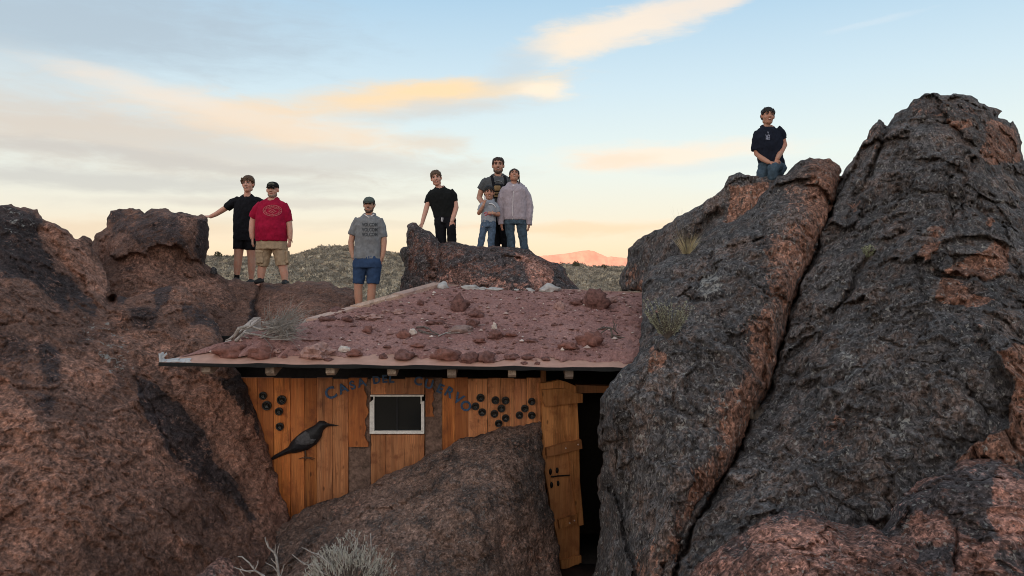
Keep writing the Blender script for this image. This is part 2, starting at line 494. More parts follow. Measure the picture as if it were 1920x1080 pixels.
def densify(poly, step=6.0, amp=1.6, freq=0.07):
    out = []; n = len(poly)
    for i in range(n):
        a = np.array(poly[i], float); b = np.array(poly[(i + 1) % n], float)
        k = max(1, int(np.linalg.norm(b - a) / step))
        for j in range(k): out.append(a + (b - a) * j / k)
    o = np.array(out); q = np.concatenate([o * freq, np.full((len(o), 1), 4.2)], 1)
    o[:, 0] += amp * 2 * fbm(q, 3, seed=3); o[:, 1] += amp * 2 * fbm(q + 31.7, 3, seed=5)
    return o
def grid_in(poly, h):
    lo, hi = poly.min(0) - h, poly.max(0) + h
    nu = int((hi[0] - lo[0]) / h) + 2; nv = int((hi[1] - lo[1]) / h) + 2
    gu, gv = np.meshgrid(lo[0] + np.arange(nu) * h, lo[1] + np.arange(nv) * h)
    pts = np.stack([gu.ravel(), gv.ravel()], 1)
    d, npt, ins, _ = seg_dist(pts, poly)
    sd = np.where(ins, d, -d)
    snap = np.abs(sd) < 0.62 * h
    keep = ins | snap
    pts = np.where(snap[:, None], npt, pts); sd = np.where(snap, 0, sd)
    idx = np.arange(nu * nv).reshape(nv, nu)
    q = np.stack([idx[:-1, :-1], idx[:-1, 1:], idx[1:, 1:], idx[1:, :-1]], -1).reshape(-1, 4)
    kq = keep[q]; c = kq.sum(1)
    quads = q[c == 4]
    q3 = q[c == 3]; k3 = kq[c == 3]
    tris = q3[k3].reshape(-1, 3) if len(q3) else np.zeros((0, 3), int)
    # quads whose corners all sit on the outline carry nothing
    remap = -np.ones(nu * nv, int); used = np.zeros(nu * nv, bool)
    used[quads.ravel()] = True; used[tris.ravel()] = True
    remap[used] = np.arange(used.sum())
    return pts[used], sd[used], remap[quads], remap[tris]

HITS = []
def hit(u, v, only=None):
    r = Vector(ray(u, v)).normalized(); best = None
    for nm, b in HITS:
        if only and nm not in only: continue
        loc, n, i, d = b.ray_cast(Vector(CAM), r)
        if loc is not None and (best is None or d < best[0]): best = (d, np.array(loc), np.array(n))
    return (best[1], best[2]) if best else (None, None)

def disp_lava(p, k=1.0, seed=0):
    th = 0.45
    q = np.stack([p[:, 0] * math.cos(th) + p[:, 2] * math.sin(th), p[:, 1], -p[:, 0] * math.sin(th) + p[:, 2] * math.cos(th)], 1)
    wq = q + 0.13 * np.stack([fbm(q * 2.0, 4, .6, seed=seed + 1), fbm(q * 2.0 + 9, 4, .6, seed=seed + 2), fbm(q * 2.0 + 17, 4, .6, seed=seed + 3)], 1)
    r = 0.08 * fbm(p * 0.7, 3, seed=seed) + 0.05 * ridged(wq * 1.25, 4, seed=seed + 4)
    f1, f2, rid, off = cells(wq * np.array([1.7, 1.6, 1.15]), seed + 11)
    big = sstep(.35, .75, rid[:, 1])
    r += 0.165 * ((rid - 0.5) * 2 * off).sum(1) + 0.065 * (rid[:, 0] - .5) - 0.055 * big * np.exp(-((f2 - f1) / 0.045) ** 2)
    f1, f2, rid, off = cells(wq * np.array([5.8, 5.6, 3.4]), seed + 12)
    r += 0.050 * ((rid - 0.5) * 2 * off).sum(1) + 0.018 * (rid[:, 0] - .5)
    r += 0.034 * fbm(q * np.array([8, 8, 4.6]), 5, 0.62, seed=seed + 6)
    tb = 1 - np.abs(perlin(wq * np.array([13, 12, 7.5]), seed + 31)) * 2.2
    r += 0.014 * np.clip(tb, -1, 1) * sstep(-.1, .35, perlin(p * 1.7, seed + 33))
    f1, f2, rid, off = cells(wq * np.array([21, 19, 13]), seed + 13)
    r += 0.022 * ((rid - 0.5) * 2 * off).sum(1) + 0.010 * (rid[:, 0] - .5)
    # vesicles
    f1, _, rid, _ = cells(p * 5.5, seed + 21)
    rr = 0.10 + 0.14 * rid[:, 1]
    r -= 0.045 * np.where(rid[:, 0] > 0.60, np.clip(1 - (f1 / rr) ** 2, 0, 1) ** 0.6, 0)
    return r * k
def disp_tuff(p, k=1.0, seed=0, scoop=1.0):
    w = p + 0.10 * np.stack([fbm(p * 2.6, 3, seed=seed + 1), fbm(p * 2.6 + 9, 3, seed=seed + 2), fbm(p * 2.6 + 17, 3, seed=seed + 3)], 1)
    r = 0.11 * fbm(p * 0.75, 3, seed=seed) + 0.045 * ridged(w * 1.5, 3, seed=seed + 4)
    f1, f2, rid, off = cells(w * np.array([2.2, 2.0, 2.4]), seed + 11)
    r += 0.045 * ((rid - 0.5) * 2 * off).sum(1) + 0.02 * (rid[:, 0] - .5)
    f1, f2, rid, off = cells(w * np.array([7.5, 7.5, 11.0]), seed + 12)
    r += scoop * (0.030 * ((rid - 0.5) * 2 * off).sum(1) + 0.030 * (f1 - 0.5) * (rid[:, 2] > 0.35) + .012 * (rid[:, 0] - .5))
    f1, f2, rid, off = cells(w * np.array([17, 17, 24.0]), seed + 14)
    r += scoop * (0.017 * ((rid - 0.5) * 2 * off).sum(1) + 0.014 * (f1 - 0.5) + .008 * (rid[:, 0] - .5))
    r += 0.026 * fbm(p * 8, 5, 0.62, seed=seed + 6)
    f1, _, rid, _ = cells(p * 4.5, seed + 21)
    r -= 0.04 * np.where(rid[:, 0] > 0.66, np.clip(1 - (f1 / (0.08 + 0.14 * rid[:, 1])) ** 2, 0, 1) ** 0.6, 0)
    return r * k

ROCKS = {}
def rock(name, label, outline, ctrl, material, h=3.0, R=60, rim=0.35, T=1.5, R2=160, disp=None, lat=0.03, cat='rock', group=None,
         creases=(), steps=(), varnish=(), rust=(), lichen=(), v0=0.0, r0=0.0, l0=0.0, extra=None, amp=1.6, parent=None, key=None):
    poly = densify(outline, 6.0, amp)
    pts, sd, quads, tris = grid_in(poly, h)
    u, v = pts[:, 0], pts[:, 1]
    base = tps(ctrl, u, v)
    t = np.clip(sd / R, 0, 1)
    d = base + rim * (1 - np.sqrt(np.clip(1 - (1 - t) ** 2, 0, 1)))
    wob = np.stack([u * 0.03, v * 0.03, np.full(len(u), 1.3)], 1)
    pw = pts + np.stack([8 * fbm(wob, 3, seed=31), 8 * fbm(wob + 11, 3, seed=32)], 1)
    for (pl, wd, dp) in creases:                      # cracks cut into the face
        dd = seg_dist(pw, np.asarray(pl, float), False)[0]
        d += dp * np.exp(-(dd / wd) ** 2) * np.clip(sd / 8, 0, 1)
    for (pl, side, dp, fall) in steps:                # ledges: one side of the line stands proud
        dd, _, _, sg = seg_dist(pw, np.asarray(pl, float), False)
        e = np.asarray(pl, float); endd = np.minimum(np.hypot(pw[:, 0] - e[0, 0], pw[:, 1] - e[0, 1]), np.hypot(pw[:, 0] - e[-1, 0], pw[:, 1] - e[-1, 1]))
        w_ = sstep(-2.5, 2.5, dd * sg * side) * np.exp(-dd / fall) * np.clip(endd / 25, 0, 1)
        d -= dp * w_
    if extra is not None: d = d + extra(u, v, sd)
    p0 = P(u, v, d)
    dz = (disp or disp_lava)(p0)
    fade = 0.6 + 0.4 * np.clip(sd / 14, 0, 1)
    d2 = d - dz * fade
    pf = P(u, v, d2)
    if lat:
        pf = pf + lat * np.stack([fbm(p0 * 5 + 3, 4, seed=41), fbm(p0 * 5 + 13, 3, seed=42), fbm(p0 * 5 + 23, 4, seed=43)], 1)
    # back
    t2 = np.clip(sd / R2, 0, 1)
    db = base + rim + T * np.sqrt(np.clip(1 - (1 - t2) ** 2, 0, 1)) * (1 + 0.25 * fbm(p0 * 1.2, 3, seed=51))
    db = np.maximum(db, d2 + 0.02)
    inner = sd > 1e-6; n = len(u)
    bmap = np.arange(n); bmap[inner] = n + np.arange(inner.sum())
    pb = P(u, v, db)[inner]
    allv = np.concatenate([pf, pb])
    att = {}
    for nm, lst, v_ in (('varnish', varnish, v0), ('rust', rust, r0), ('lichen', lichen, l0)):
        a = np.full(n, float(v_))
        for it in lst:
            if callable(it): a = it(a, u, v, sd); continue
            pl, val, soft = it
            mk = polymask(pw[:, 0], pw[:, 1], pl, soft); a = a * (1 - mk) + val * mk
        att[nm] = np.concatenate([a, a[inner]])
    faces = [quads[:, ::-1], tris[:, ::-1], bmap[quads], bmap[tris]]
    o = mobj(name, allv, faces, material, parent, smooth=True, attrs=att)
    if label: tag(o, label, cat, group)
    HITS.append((key or label or name, BVHTree.FromPolygons(pf.tolist(), [tuple(q) for q in quads.tolist()])))
    return o

# ------------------------------------------------------------------ terrain
CREST = np.array([(-1200, 492), (-300, 486), (150, 484), (300, 480), (390, 479), (460, 478), (520, 477), (560, 471), (600, 460), (625, 457.5), (652, 457), (690, 464), (730, 471), (770, 477),
                  (850, 487), (930, 493), (1000, 496), (1060, 494.5), (1085, 494), (1110, 498), (1170, 497), (1300, 494), (1700, 490), (2600, 488)], float)
def terrain_h(x, y):
    x = np.asarray(x, float); y = np.asarray(y, float)
    yy = np.maximum(y, 1.0)
    u = 960 + F * x / yy
    zc = (505 - np.interp(u, CREST[:, 0], CREST[:, 1])) / F * 115.0 - 0.45
    knots = [(-2000, -3.4), (9.6, -3.4), (10.1, -0.95), (10.5, -0.75), (12, -0.6), (14, -0.8), (30, -2.35), (58, -2.5)]
    base = np.interp(y, [k[0] for k in knots], [k[1] for k in knots])
    t = np.clip((y - 58) / (115 - 58), 0, 1)
    t = t ** 1.15
    z = np.where(y < 58, base, -2.5 + (zc + 2.5) * t)
    past = np.clip((y - 118) / 60, 0, 1); past = past * past * (3 - 2 * past)
    z = np.where(y > 118, zc * (1 - past) + past * (-3.0), z)
    fl = np.clip((y - 20) / 30, 0, 1) * np.clip((900 - y) / 600, 0, 1)
    q = np.stack([x.ravel() * 0.07, y.ravel() * 0.07, np.full(x.size, 0.5)], 1)
    z = z + fl * 0.35 * fbm(q, 3, seed=61).reshape(x.shape)
    z = z + 22 * np.exp(-((y + 150) / 55.0) ** 2) * (1 + 0.15 * np.sin(x * 0.006 + 1)) * np.clip((1900 - np.abs(x)) / 400, 0, 1)  # unseen ridge behind the camera, added to keep the low sun off the foreground
    return z + 3.4
def build_ground():
    ys = np.concatenate([np.linspace(-2500, -320, 12), np.linspace(-300, -40, 24), np.linspace(-35, 8, 14), np.linspace(8.5, 13, 46), np.linspace(13.5, 30, 28), np.linspace(31, 130, 90), np.linspace(133, 260, 30), np.geomspace(280, 14000, 26)])
    xs = np.concatenate([-np.geomspace(80, 14000, 26)[::-1], np.linspace(-78, 78, 131), np.geomspace(80, 14000, 26)])
    X, Y = np.meshgrid(xs, ys); Z = terrain_h(X, Y)
    nv, nu = X.shape; idx = np.arange(nv * nu).reshape(nv, nu)
    q = np.stack([idx[:-1, :-1], idx[:-1, 1:], idx[1:, 1:], idx[1:, :-1]], -1).reshape(-1, 4)
    m, t, b = mat('desert_soil')
    pos = t.n('ShaderNodeNewGeometry').outputs['Position']
    n1 = t.noise(pos, 0.35, 6, 0.6); n2 = t.noise(pos, 6.0, 5, 0.65)
    c = t.mix(t.mr(n1, 0.35, 0.65), srgb(150, 124, 98), srgb(172, 146, 114))
    c = t.mix(1.0, c, t.mr(n2, 0.3, 0.7, 0.7, 1.25, False), 'MULTIPLY')
    t.set(b.inputs['Base Color'], c); b.inputs['Roughness'].default_value = 0.95
    o = mobj('ground', np.stack([X.ravel(), Y.ravel(), Z.ravel()], 1), [q], m, origin=(0, 0, 0)); tag(o, kind='structure')
build_ground()

def build_mountain():
    us = np.array([-800, 300, 700, 900, 960, 1010, 1030, 1055, 1078, 1092, 1103, 1112, 1122, 1133, 1139, 1145, 1155, 1175, 1210, 1300, 1500, 1900, 2800], float)
    vs = np.array([490, 487, 488, 484, 481, 480, 478.5, 476, 472.5, 470.2, 469, 470.5, 474.5, 479.5, 482, 480.5, 482, 484, 485, 483, 487, 488, 491], float)
    D0 = 4200.0
    nx, ny = 420, 90
    x = np.linspace(-6500, 6500, nx); tt = np.linspace(0, 1, ny)
    # finer where it shows
    x = np.sort(np.concatenate([x, np.linspace(50, 900, 260)])); nx = len(x)
    X, Tt = np.meshgrid(x, tt)
    Y = D0 - 1500 * (1 - Tt) * 1.0
    Y = np.where(Tt > 0.8, D0 + (Tt - 0.8) * 1500, D0 - 110 * (0.8 - Tt) / 0.8)
    u = 960 + F * X / D0
    zc = (505 - np.interp(u, us, vs)) / F * D0
    prof = np.where(Tt <= 0.8, (Tt / 0.8) ** 1.1, np.cos((Tt - 0.8) / 0.2 * 1.5))
    q = np.stack([X.ravel() / 160, Y.ravel() / 240, np.zeros(X.size)], 1)
    rel = ridged(q, 5, 0.55, seed=71).reshape(X.shape)
    Z = (zc + 30) * prof - 30 + rel * 16 * prof * (1 - prof) * 2.2 + 2.2 * fbm(q * 6, 3, seed=72).reshape(X.shape) * prof
    idx = np.arange(ny * nx).reshape(ny, nx)
    qd = np.stack([idx[:-1, :-1], idx[:-1, 1:], idx[1:, 1:], idx[1:, :-1]], -1).reshape(-1, 4)
    m, t, b = mat('red_mountain')
    pos = t.n('ShaderNodeNewGeometry').outputs['Position']
    n1 = t.noise(pos, 0.012, 6, 0.6)
    c = t.mix(t.mr(n1, 0.35, 0.65), (0.56, 0.34, 0.27, 1), (0.70, 0.44, 0.34, 1))
    t.set(b.inputs['Base Color'], c); b.inputs['Roughness'].default_value = 1.0; b.inputs['Specular IOR Level'].default_value = 0
    o = mobj('mountain', np.stack([X.ravel(), Y.ravel(), Z.ravel() + 3.4], 1), [qd], m, origin=(0, D0, 0)); tag(o, kind='structure')
build_mountain()

def leaf_blob(rg, n, rx, rz, leaf):
    """a bush: many small upright leaf faces through a dome"""
    vs = []; fs = []
    for i in range(n):
        a = rg.uniform(0, 2 * math.pi); r = rg.uniform(0, 1) ** 0.5; h = rg.uniform(0.05, 1) * math.sqrt(max(0.05, 1 - r * r * 0.9))
        c = np.array([math.cos(a) * r * rx, math.sin(a) * r * rx, h * rz])
        b = rg.uniform(0, 2 * math.pi); dx = np.array([math.cos(b), math.sin(b), rg.uniform(-.3, .3)]) * leaf * rg.uniform(.6, 1.3)
        up = np.array([math.cos(a) * r * 0.6 + rg.uniform(-.4, .4), math.sin(a) * r * 0.6 + rg.uniform(-.4, .4), rg.uniform(.5, 1.2)]) * leaf * rg.uniform(.7, 1.5)
        k = len(vs); vs += [c - dx * .5, c + dx * .5, c + up]; fs.append((k, k + 1, k + 2))
    k = len(vs); ring = 7
    for (z, q) in ((0.0, .6), (.35, .55), (.6, .3)):
        for j in range(ring):
            a = 2 * math.pi * j / ring; vs.append(np.array([math.cos(a) * q * rx, math.sin(a) * q * rx, z * rz]) * rg.uniform(.9, 1.1))
    vs.append(np.array([0, 0, rz * .7]))
    for lv in range(2):
        for j in range(ring):
            a, b = k + lv * ring + j, k + lv * ring + (j + 1) % ring; fs += [(a, b, b + ring), (a, b + ring, a + ring)]
    for j in range(ring): fs.append((k + 2 * ring + j, k + 2 * ring + (j + 1) % ring, k + 3 * ring))
    return np.array(vs), np.array(fs)
def sage_material(name, c1, c2, c3):
    m, t, b = mat(name)
    tn = t.attr('tone'); pos = t.n('ShaderNodeNewGeometry').outputs['Position']
    c = t.mix(t.mr(tn, 0.2, 0.6), c1, c2); c = t.mix(t.mr(tn, 0.72, 0.9), c, c3)
    c = t.mix(1.0, c, t.mr(t.noise(pos, 4.0, 3), 0.3, 0.7, 0.75, 1.25, False), 'MULTIPLY')
    t.set(b.inputs['Base Color'], c); b.inputs['Roughness'].default_value = 0.9; b.inputs['Specular IOR Level'].default_value = 0.1
    return m
SAGE = sage_material('sagebrush_leaves', (0.195, 0.172, 0.140, 1), (0.350, 0.305, 0.245, 1), (0.52, 0.44, 0.33, 1))
def build_sage():
    rg = np.random.default_rng(5)
    protos = [leaf_blob(rg, 54, 1.0, 0.95, 0.34) for _ in range(5)]
    V_, F_, A_ = [], [], []; off = 0
    V2, F2, A2 = [], [], []; near = []
    n = 0
    while n < 7600:
        y = rg.uniform(50 ** 0.5, 122 ** 0.5) ** 2; u = rg.uniform(250, 1380)
        if 790 < u < 990 and rg.uniform() < 0.75: continue
        x = (u - 960) / F * y
        if rg.uniform() < 0.10: continue
        near.append((x, y)); n += 1
    near = np.array(near); z = terrain_h(near[:, 0], near[:, 1])
    shared = None
    order = np.argsort(near[:, 1])
    # the nearest ones that show stand on their own
    uu = 960 + F * near[:, 0] / near[:, 1]
    vis = ((uu > 395) & (uu < 770)) | ((uu > 1060) & (uu < 1175))
    single = set([i for i in order if vis[i]][:150])
    meshes = []
    for k, (pv, pf) in enumerate(protos):
        meshes.append(new_mesh('sagebrush', pv, [pf], SAGE, False, {'tone': np.full(len(pv), 0.2 + 0.16 * k)}))
    for i in range(n):
        s = rg.uniform(0.24, 0.50) * (1.3 if rg.uniform() < 0.12 else 1); k = rg.integers(5); a = rg.uniform(0, 6.28)
        hz = s * rg.uniform(0.75, 1.1)
        if i in single:
            o = link('sagebrush', meshes[k], None, (near[i, 0], near[i, 1], z[i] - 0.04)); o.rotation_euler = (0, 0, a); o.scale = (s, s, hz)
            tag(o, 'grey-green sagebrush bush on the slope behind the cabin', 'shrub', 'sagebrush bushes covering the slope')
            continue
        pv, pf = protos[k]
        R = np.array([[math.cos(a), -math.sin(a)], [math.sin(a), math.cos(a)]])
        w = np.concatenate([pv[:, :2] @ R.T * s, pv[:, 2:] * hz], 1) + (near[i, 0], near[i, 1], z[i] - 0.04)
        V_.append(w); F_.append(pf + off); off += len(pv); A_.append(np.full(len(pv), rg.uniform(0, 1)))
    o = mobj('sagebrush_cover', np.concatenate(V_), [np.concatenate(F_)], SAGE, smooth=False, attrs={'tone': np.concatenate(A_)})
    tag(o, 'grey-green sagebrush covering the far slope', 'shrubs', kind='stuff')
    # a few junipers breaking the skyline
    jm = sage_material('juniper_leaves', (0.085, 0.085, 0.055, 1), (0.11, 0.105, 0.065, 1), (0.13, 0.12, 0.08, 1))
    for (u, v, w_, lab) in [(409, 472, 11, 'small rounded dark juniper on the skyline nearest the flat-topped rock'), (442, 474, 9, 'small dark juniper on the skyline behind the man in black'),
                        (1080, 489, 10, 'small dark juniper on the crest below the red mountain'), (1132, 494, 8, 'tiny juniper on the crest left of the dark right-hand rocks')]:
        y = 112.0; x = (u - 960) / F * y; zz = float(terrain_h(np.array([x]), np.array([y]))[0])
        s = w_ / F * y
        r = empty('juniper_tree', (x, y, zz - 0.1), lab, 'tree', 'junipers on the skyline')
        pv, pf = leaf_blob(rg, 260, s * 0.62, s * 1.15, s * 0.2)
        mobj('crown', pv + (x, y, zz + s * 0.1), [pf], jm, r, smooth=False, attrs={'tone': rg.uniform(0, 1, len(pv))})
        mb = MB(); mb.tube([(x, y, zz - .1), (x + .03, y, zz + s * .5), (x, y, zz + s)], [s * .1, s * .07, s * .02], 6)
        mb.obj('trunk', simple('juniper_bark', (0.13, 0.10, 0.08)), r)
build_sage()

# ------------------------------------------------------------------ rocks
DARK = rock_mat('dark_lava', (0.082, 0.074, 0.073, 1), (0.145, 0.105, 0.090, 1), (0.225, 0.115, 0.080, 1), 1.0, aniso=(1.0, 1.0, 0.55), rot=(0, 0.45, 0))
TUFF = rock_mat('brown_tuff', (0.058, 0.040, 0.038, 1), (0.192, 0.100, 0.072, 1), (0.310, 0.155, 0.108, 1), 1.0, gs=0.42, kw=0.62)
RED = rock_mat('red_lava', (0.078, 0.062, 0.061, 1), (0.195, 0.100, 0.078, 1), (0.345, 0.172, 0.130, 1), 1.0)
FRONT = rock_mat('speckled_lava', (0.080, 0.061, 0.054, 1), (0.195, 0.122, 0.094, 1), (0.250, 0.138, 0.100, 1), 1.0, speck=0.65, gs=0.66)

# left outcrop
def left_extra(u, v, sd):
    # open pocket near the top, sag of the lower face
    e = 0.55 * np.exp(-(((u - 209) / 9) ** 2 + ((v - 562) / 11) ** 2) ** 1.2)
    e += 0.10 * np.exp(-(((u - 340) / 14) ** 2 + ((v - 612) / 12) ** 2))
    return e
rock('rock_outcrop', 'huge brown rock outcrop filling the left side beside the plank wall',
     [(-400, 470), (-330, 430), (-250, 392), (-160, 372), (-60, 380), (0, 385), (20, 384), (45, 388), (67, 392), (80, 402), (83, 411), (110, 420), (127, 431), (143, 449), (157, 443), (168, 449), (180, 474), (200, 512), (207, 548),
      (238, 560), (285, 547), (318, 533), (350, 540), (377, 567), (400, 593), (417, 637), (421, 668), (440, 690), (456, 712), (475, 760), (500, 830), (530, 930), (545, 968), (548, 1010), (530, 1100), (520, 1420), (-400, 1420)],
     [(0, 385, 8.9), (80, 403, 9.1), (167, 450, 9.4), (200, 520, 9.3), (350, 545, 9.35), (400, 600, 9.0), (417, 640, 8.62), (455, 712, 8.36), (300, 690, 8.05), (370, 720, 8.20), (500, 830, 8.30),
      (545, 965, 8.22), (430, 860, 7.9), (250, 620, 8.35), (100, 600, 7.9), (0, 560, 7.6), (0, 720, 6.9), (60, 790, 6.5), (200, 780, 7.1), (0, 1080, 5.5), (250, 1080, 6.2), (480, 1060, 7.3), (0, 1400, 4.8), (400, 1400, 6.4), (-390, 480, 9.2), (-390, 900, 6.6), (-390, 1380, 5.0)],
     TUFF, R=42, rim=0.16, T=2.2, disp=lambda p: disp_tuff(p, 0.85, 3), v0=0.12, r0=0.30,
     steps=[([(-20, 688), (25, 703), (33, 742), (62, 768), (78, 790), (104, 780), (132, 784), (158, 790), (180, 772), (222, 762), (262, 742), (300, 700)], 1, 0.10, 60),
            ([(80, 410), (110, 455), (150, 520), (190, 575), (240, 600), (300, 590)], -1, 0.07, 60)],
     creases=[([(250, 715), (262, 722), (300, 800), (345, 880), (420, 960), (440, 1040)], 3, 0.05), ([(0, 610), (40, 600), (60, 585)], 3, 0.06), ([(420, 900), (450, 980), (470, 1060)], 2.5, 0.04)],
     varnish=[([(-160, 372), (0, 385), (67, 392), (84, 412), (74, 430), (82, 470), (108, 500), (150, 540), (186, 570), (178, 596), (130, 586), (100, 560), (40, 520), (-160, 520)], 0.82, 12),
              ([(255, 712), (300, 728), (348, 768), (378, 815), (405, 862), (445, 912), (485, 975), (455, 990), (390, 930), (322, 862), (288, 800), (262, 748)], 1.05, 7),
              ([(405, 708), (455, 708), (470, 740), (486, 772), (482, 835), (466, 822), (458, 790), (432, 768), (412, 800), (404, 822), (422, 745)], 0.85, 5),
              ([(238, 572), (292, 578), (298, 620), (250, 622)], 0.6, 8), ([(205, 508), (247, 518), (247, 560), (215, 574), (200, 545)], 0.66, 7), ([(275, 545), (300, 526), (326, 530), (322, 560), (290, 582)], 0.66, 7),
              ([(338, 560), (378, 572), (412, 612), (418, 640), (396, 622), (345, 604)], 0.62, 6), ([(70, 640), (122, 650), (116, 742), (100, 790), (75, 780), (66, 700)], 0.62, 14),
              ([(0, 600), (60, 640), (70, 700), (100, 790), (60, 770), (30, 735), (20, 700), (-160, 690), (-160, 600)], 0.5, 20), ([(130, 560), (250, 640), (260, 720), (190, 780), (110, 770), (120, 660)], 0.42, 25),
              ([(330, 860), (440, 930), (500, 1010), (500, 1080), (400, 1060), (330, 960)], 0.40, 25), ([(120, 830), (160, 800), (200, 860), (160, 960), (130, 930)], 0.36, 16)],
     rust=[([(86, 412), (128, 432), (160, 470), (196, 520), (200, 555), (150, 530), (100, 470), (80, 440)], 0.78, 10), ([(110, 660), (210, 660), (215, 720), (170, 760), (120, 740)], 0.6, 20), ([(215, 575), (330, 640), (300, 690), (240, 690), (200, 640)], .5, 20), ([(180, 830), (300, 800), (360, 900), (300, 960), (190, 940)], .62, 25),
           ([(0, 690), (80, 790), (230, 770), (300, 860), (260, 960), (0, 1080), (-160, 1080), (-160, 690)], 0.58, 30), ([(305, 690), (400, 700), (470, 790), (530, 955), (492, 965), (420, 850), (370, 790), (320, 720)], 0.85, 8)],
     lichen=[([(150, 590), (230, 600), (260, 700), (200, 710), (165, 650)], 0.75, 12), ([(0, 385), (70, 392), (60, 440), (0, 450)], 0.7, 10)],
     extra=left_extra)

# flat-topped knob behind it
rock('rock', 'flat-topped reddish rock knob the man in black leans on',
     [(150, 480), (173, 455), (177, 443), (200, 428), (199, 411), (208, 395), (224, 392), (240, 391), (263, 392), (273, 398), (283, 392), (297, 392), (318, 395), (333, 397), (360, 401), (380, 404), (390, 411), (393, 437),
      (392, 463), (384, 480), (383, 493), (392, 500), (407, 510), (414, 518), (432, 534), (452, 562), (440, 640), (380, 660), (300, 640), (200, 620), (150, 570)],
     [(175, 450, 10.9), (210, 395, 11.0), (300, 395, 10.9), (390, 410, 11.05), (392, 480, 11.1), (260, 440, 10.5), (340, 440, 10.45), (300, 500, 10.3), (410, 515, 10.9), (250, 560, 9.7), (400, 570, 10.0), (420, 640, 9.6), (200, 540, 9.9)],
     TUFF, R=26, rim=0.30, T=1.6, disp=lambda p: disp_tuff(p, 0.8, 9), v0=0.38, r0=0.28,
     steps=[([(196, 462), (222, 480), (258, 478), (272, 480), (300, 456), (330, 462), (352, 474), (372, 492), (388, 500)], -1, 0.20, 70), ([(205, 428), (250, 436), (255, 470)], -1, 0.06, 40)],
     creases=[([(255, 436), (262, 458), (258, 474)], 3, 0.05), ([(340, 470), (360, 450), (372, 420)], 3, 0.04)],
     varnish=[([(200, 394), (330, 396), (360, 402), (340, 440), (350, 462), (300, 452), (262, 478), (250, 440), (210, 440)], 0.62, 9), ([(374, 410), (394, 412), (393, 465), (384, 496), (368, 470)], 0.8, 6), ([(235, 505), (255, 498), (250, 512)], 0.7, 4)],
     rust=[([(230, 480), (300, 462), (370, 490), (420, 520), (440, 580), (300, 600), (220, 540)], 0.52, 12), ([(330, 404), (372, 408), (366, 450), (345, 440)], 0.55, 7)])
# ridge the two men stand on
rock('rock_ridge', 'low brown rock ridge under the feet of the two men at left',
     [(396, 512), (408, 519), (419, 523), (447, 524), (482, 527), (513, 533), (541, 531), (560, 528), (579, 527), (607, 527), (622, 532), (633, 539), (650, 541), (664, 545), (670, 556), (664, 572), (640, 590), (600, 612), (560, 660), (470, 670), (385, 670), (380, 560)],
     [(400, 515, 10.95), (447, 524, 11.25), (541, 531, 11.2), (607, 527, 11.1), (660, 548, 10.8), (430, 580, 10.2), (540, 580, 10.1), (600, 570, 10.1), (500, 640, 9.5), (420, 640, 9.4), (600, 610, 9.5)],
     TUFF, R=20, rim=0.22, T=2.4, R2=110, disp=lambda p: disp_tuff(p, 0.7, 15), v0=0.20, r0=0.20,
     creases=[([(484, 540), (490, 556), (482, 580), (470, 608), (464, 640)], 5, 0.22), ([(560, 530), (575, 545), (600, 548)], 3, 0.03)],
     varnish=[([(470, 560), (490, 556), (484, 600), (460, 640)], 0.7, 8), ([(480, 528), (540, 532), (520, 560), (490, 550)], 0.45, 10), ([(600, 530), (660, 548), (600, 600), (580, 560)], 0.35, 14)],
     rust=[([(395, 514), (450, 526), (470, 560), (420, 560)], 0.45, 10)])
rock('boulder', 'small dark stone lying at the foot of the flat-topped knob', [(395, 503), (401, 500), (408, 506), (410, 514), (402, 517), (393, 512)],
     [(395, 503, 10.7), (408, 506, 10.75), (402, 517, 10.65)], DARK, h=1.6, R=8, rim=0.08, T=0.2, disp=lambda p: disp_tuff(p, 0.3, 3), amp=0.5, v0=.7)

# boulders under the group
rock('boulder', 'small rounded dark rock peeking out left of the pointed slab',
     [(749, 478), (751, 467), (757, 462), (768, 461), (772, 480), (770, 506), (759, 500), (755, 492)], [(750, 476, 11.7), (760, 463, 11.7), (768, 500, 11.7), (762, 480, 11.5)], DARK, h=2, R=12, rim=0.15, T=0.4,
     disp=lambda p: disp_tuff(p, 0.4, 23), v0=.8, amp=.8)
rock('boulder_slab', 'pointed upright dark slab the teenager in black leans a hand on',
     [(745, 600), (750, 542), (753, 522), (760, 505), (763, 490), (764, 464), (761, 446), (763, 430), (764, 421), (774, 417), (783, 420), (791, 426), (808, 437), (818, 446), (826, 458), (832, 480), (828, 540), (825, 600)],
     [(764, 422, 11.3), (790, 428, 11.2), (823, 457, 11.2), (755, 520, 11.2), (790, 480, 10.9), (785, 530, 10.75), (820, 520, 11.0), (780, 590, 10.7)],
     RED, R=20, rim=0.22, T=1.0, disp=lambda p: disp_lava(p, 0.45, 5), v0=0.62, r0=0.1, l0=.3,
     creases=[([(768, 440), (772, 480), (764, 530)], 3, 0.05), ([(800, 440), (806, 480)], 3, 0.03)],
     rust=[([(800, 440), (822, 456), (818, 500), (806, 490)], 0.5, 7)])
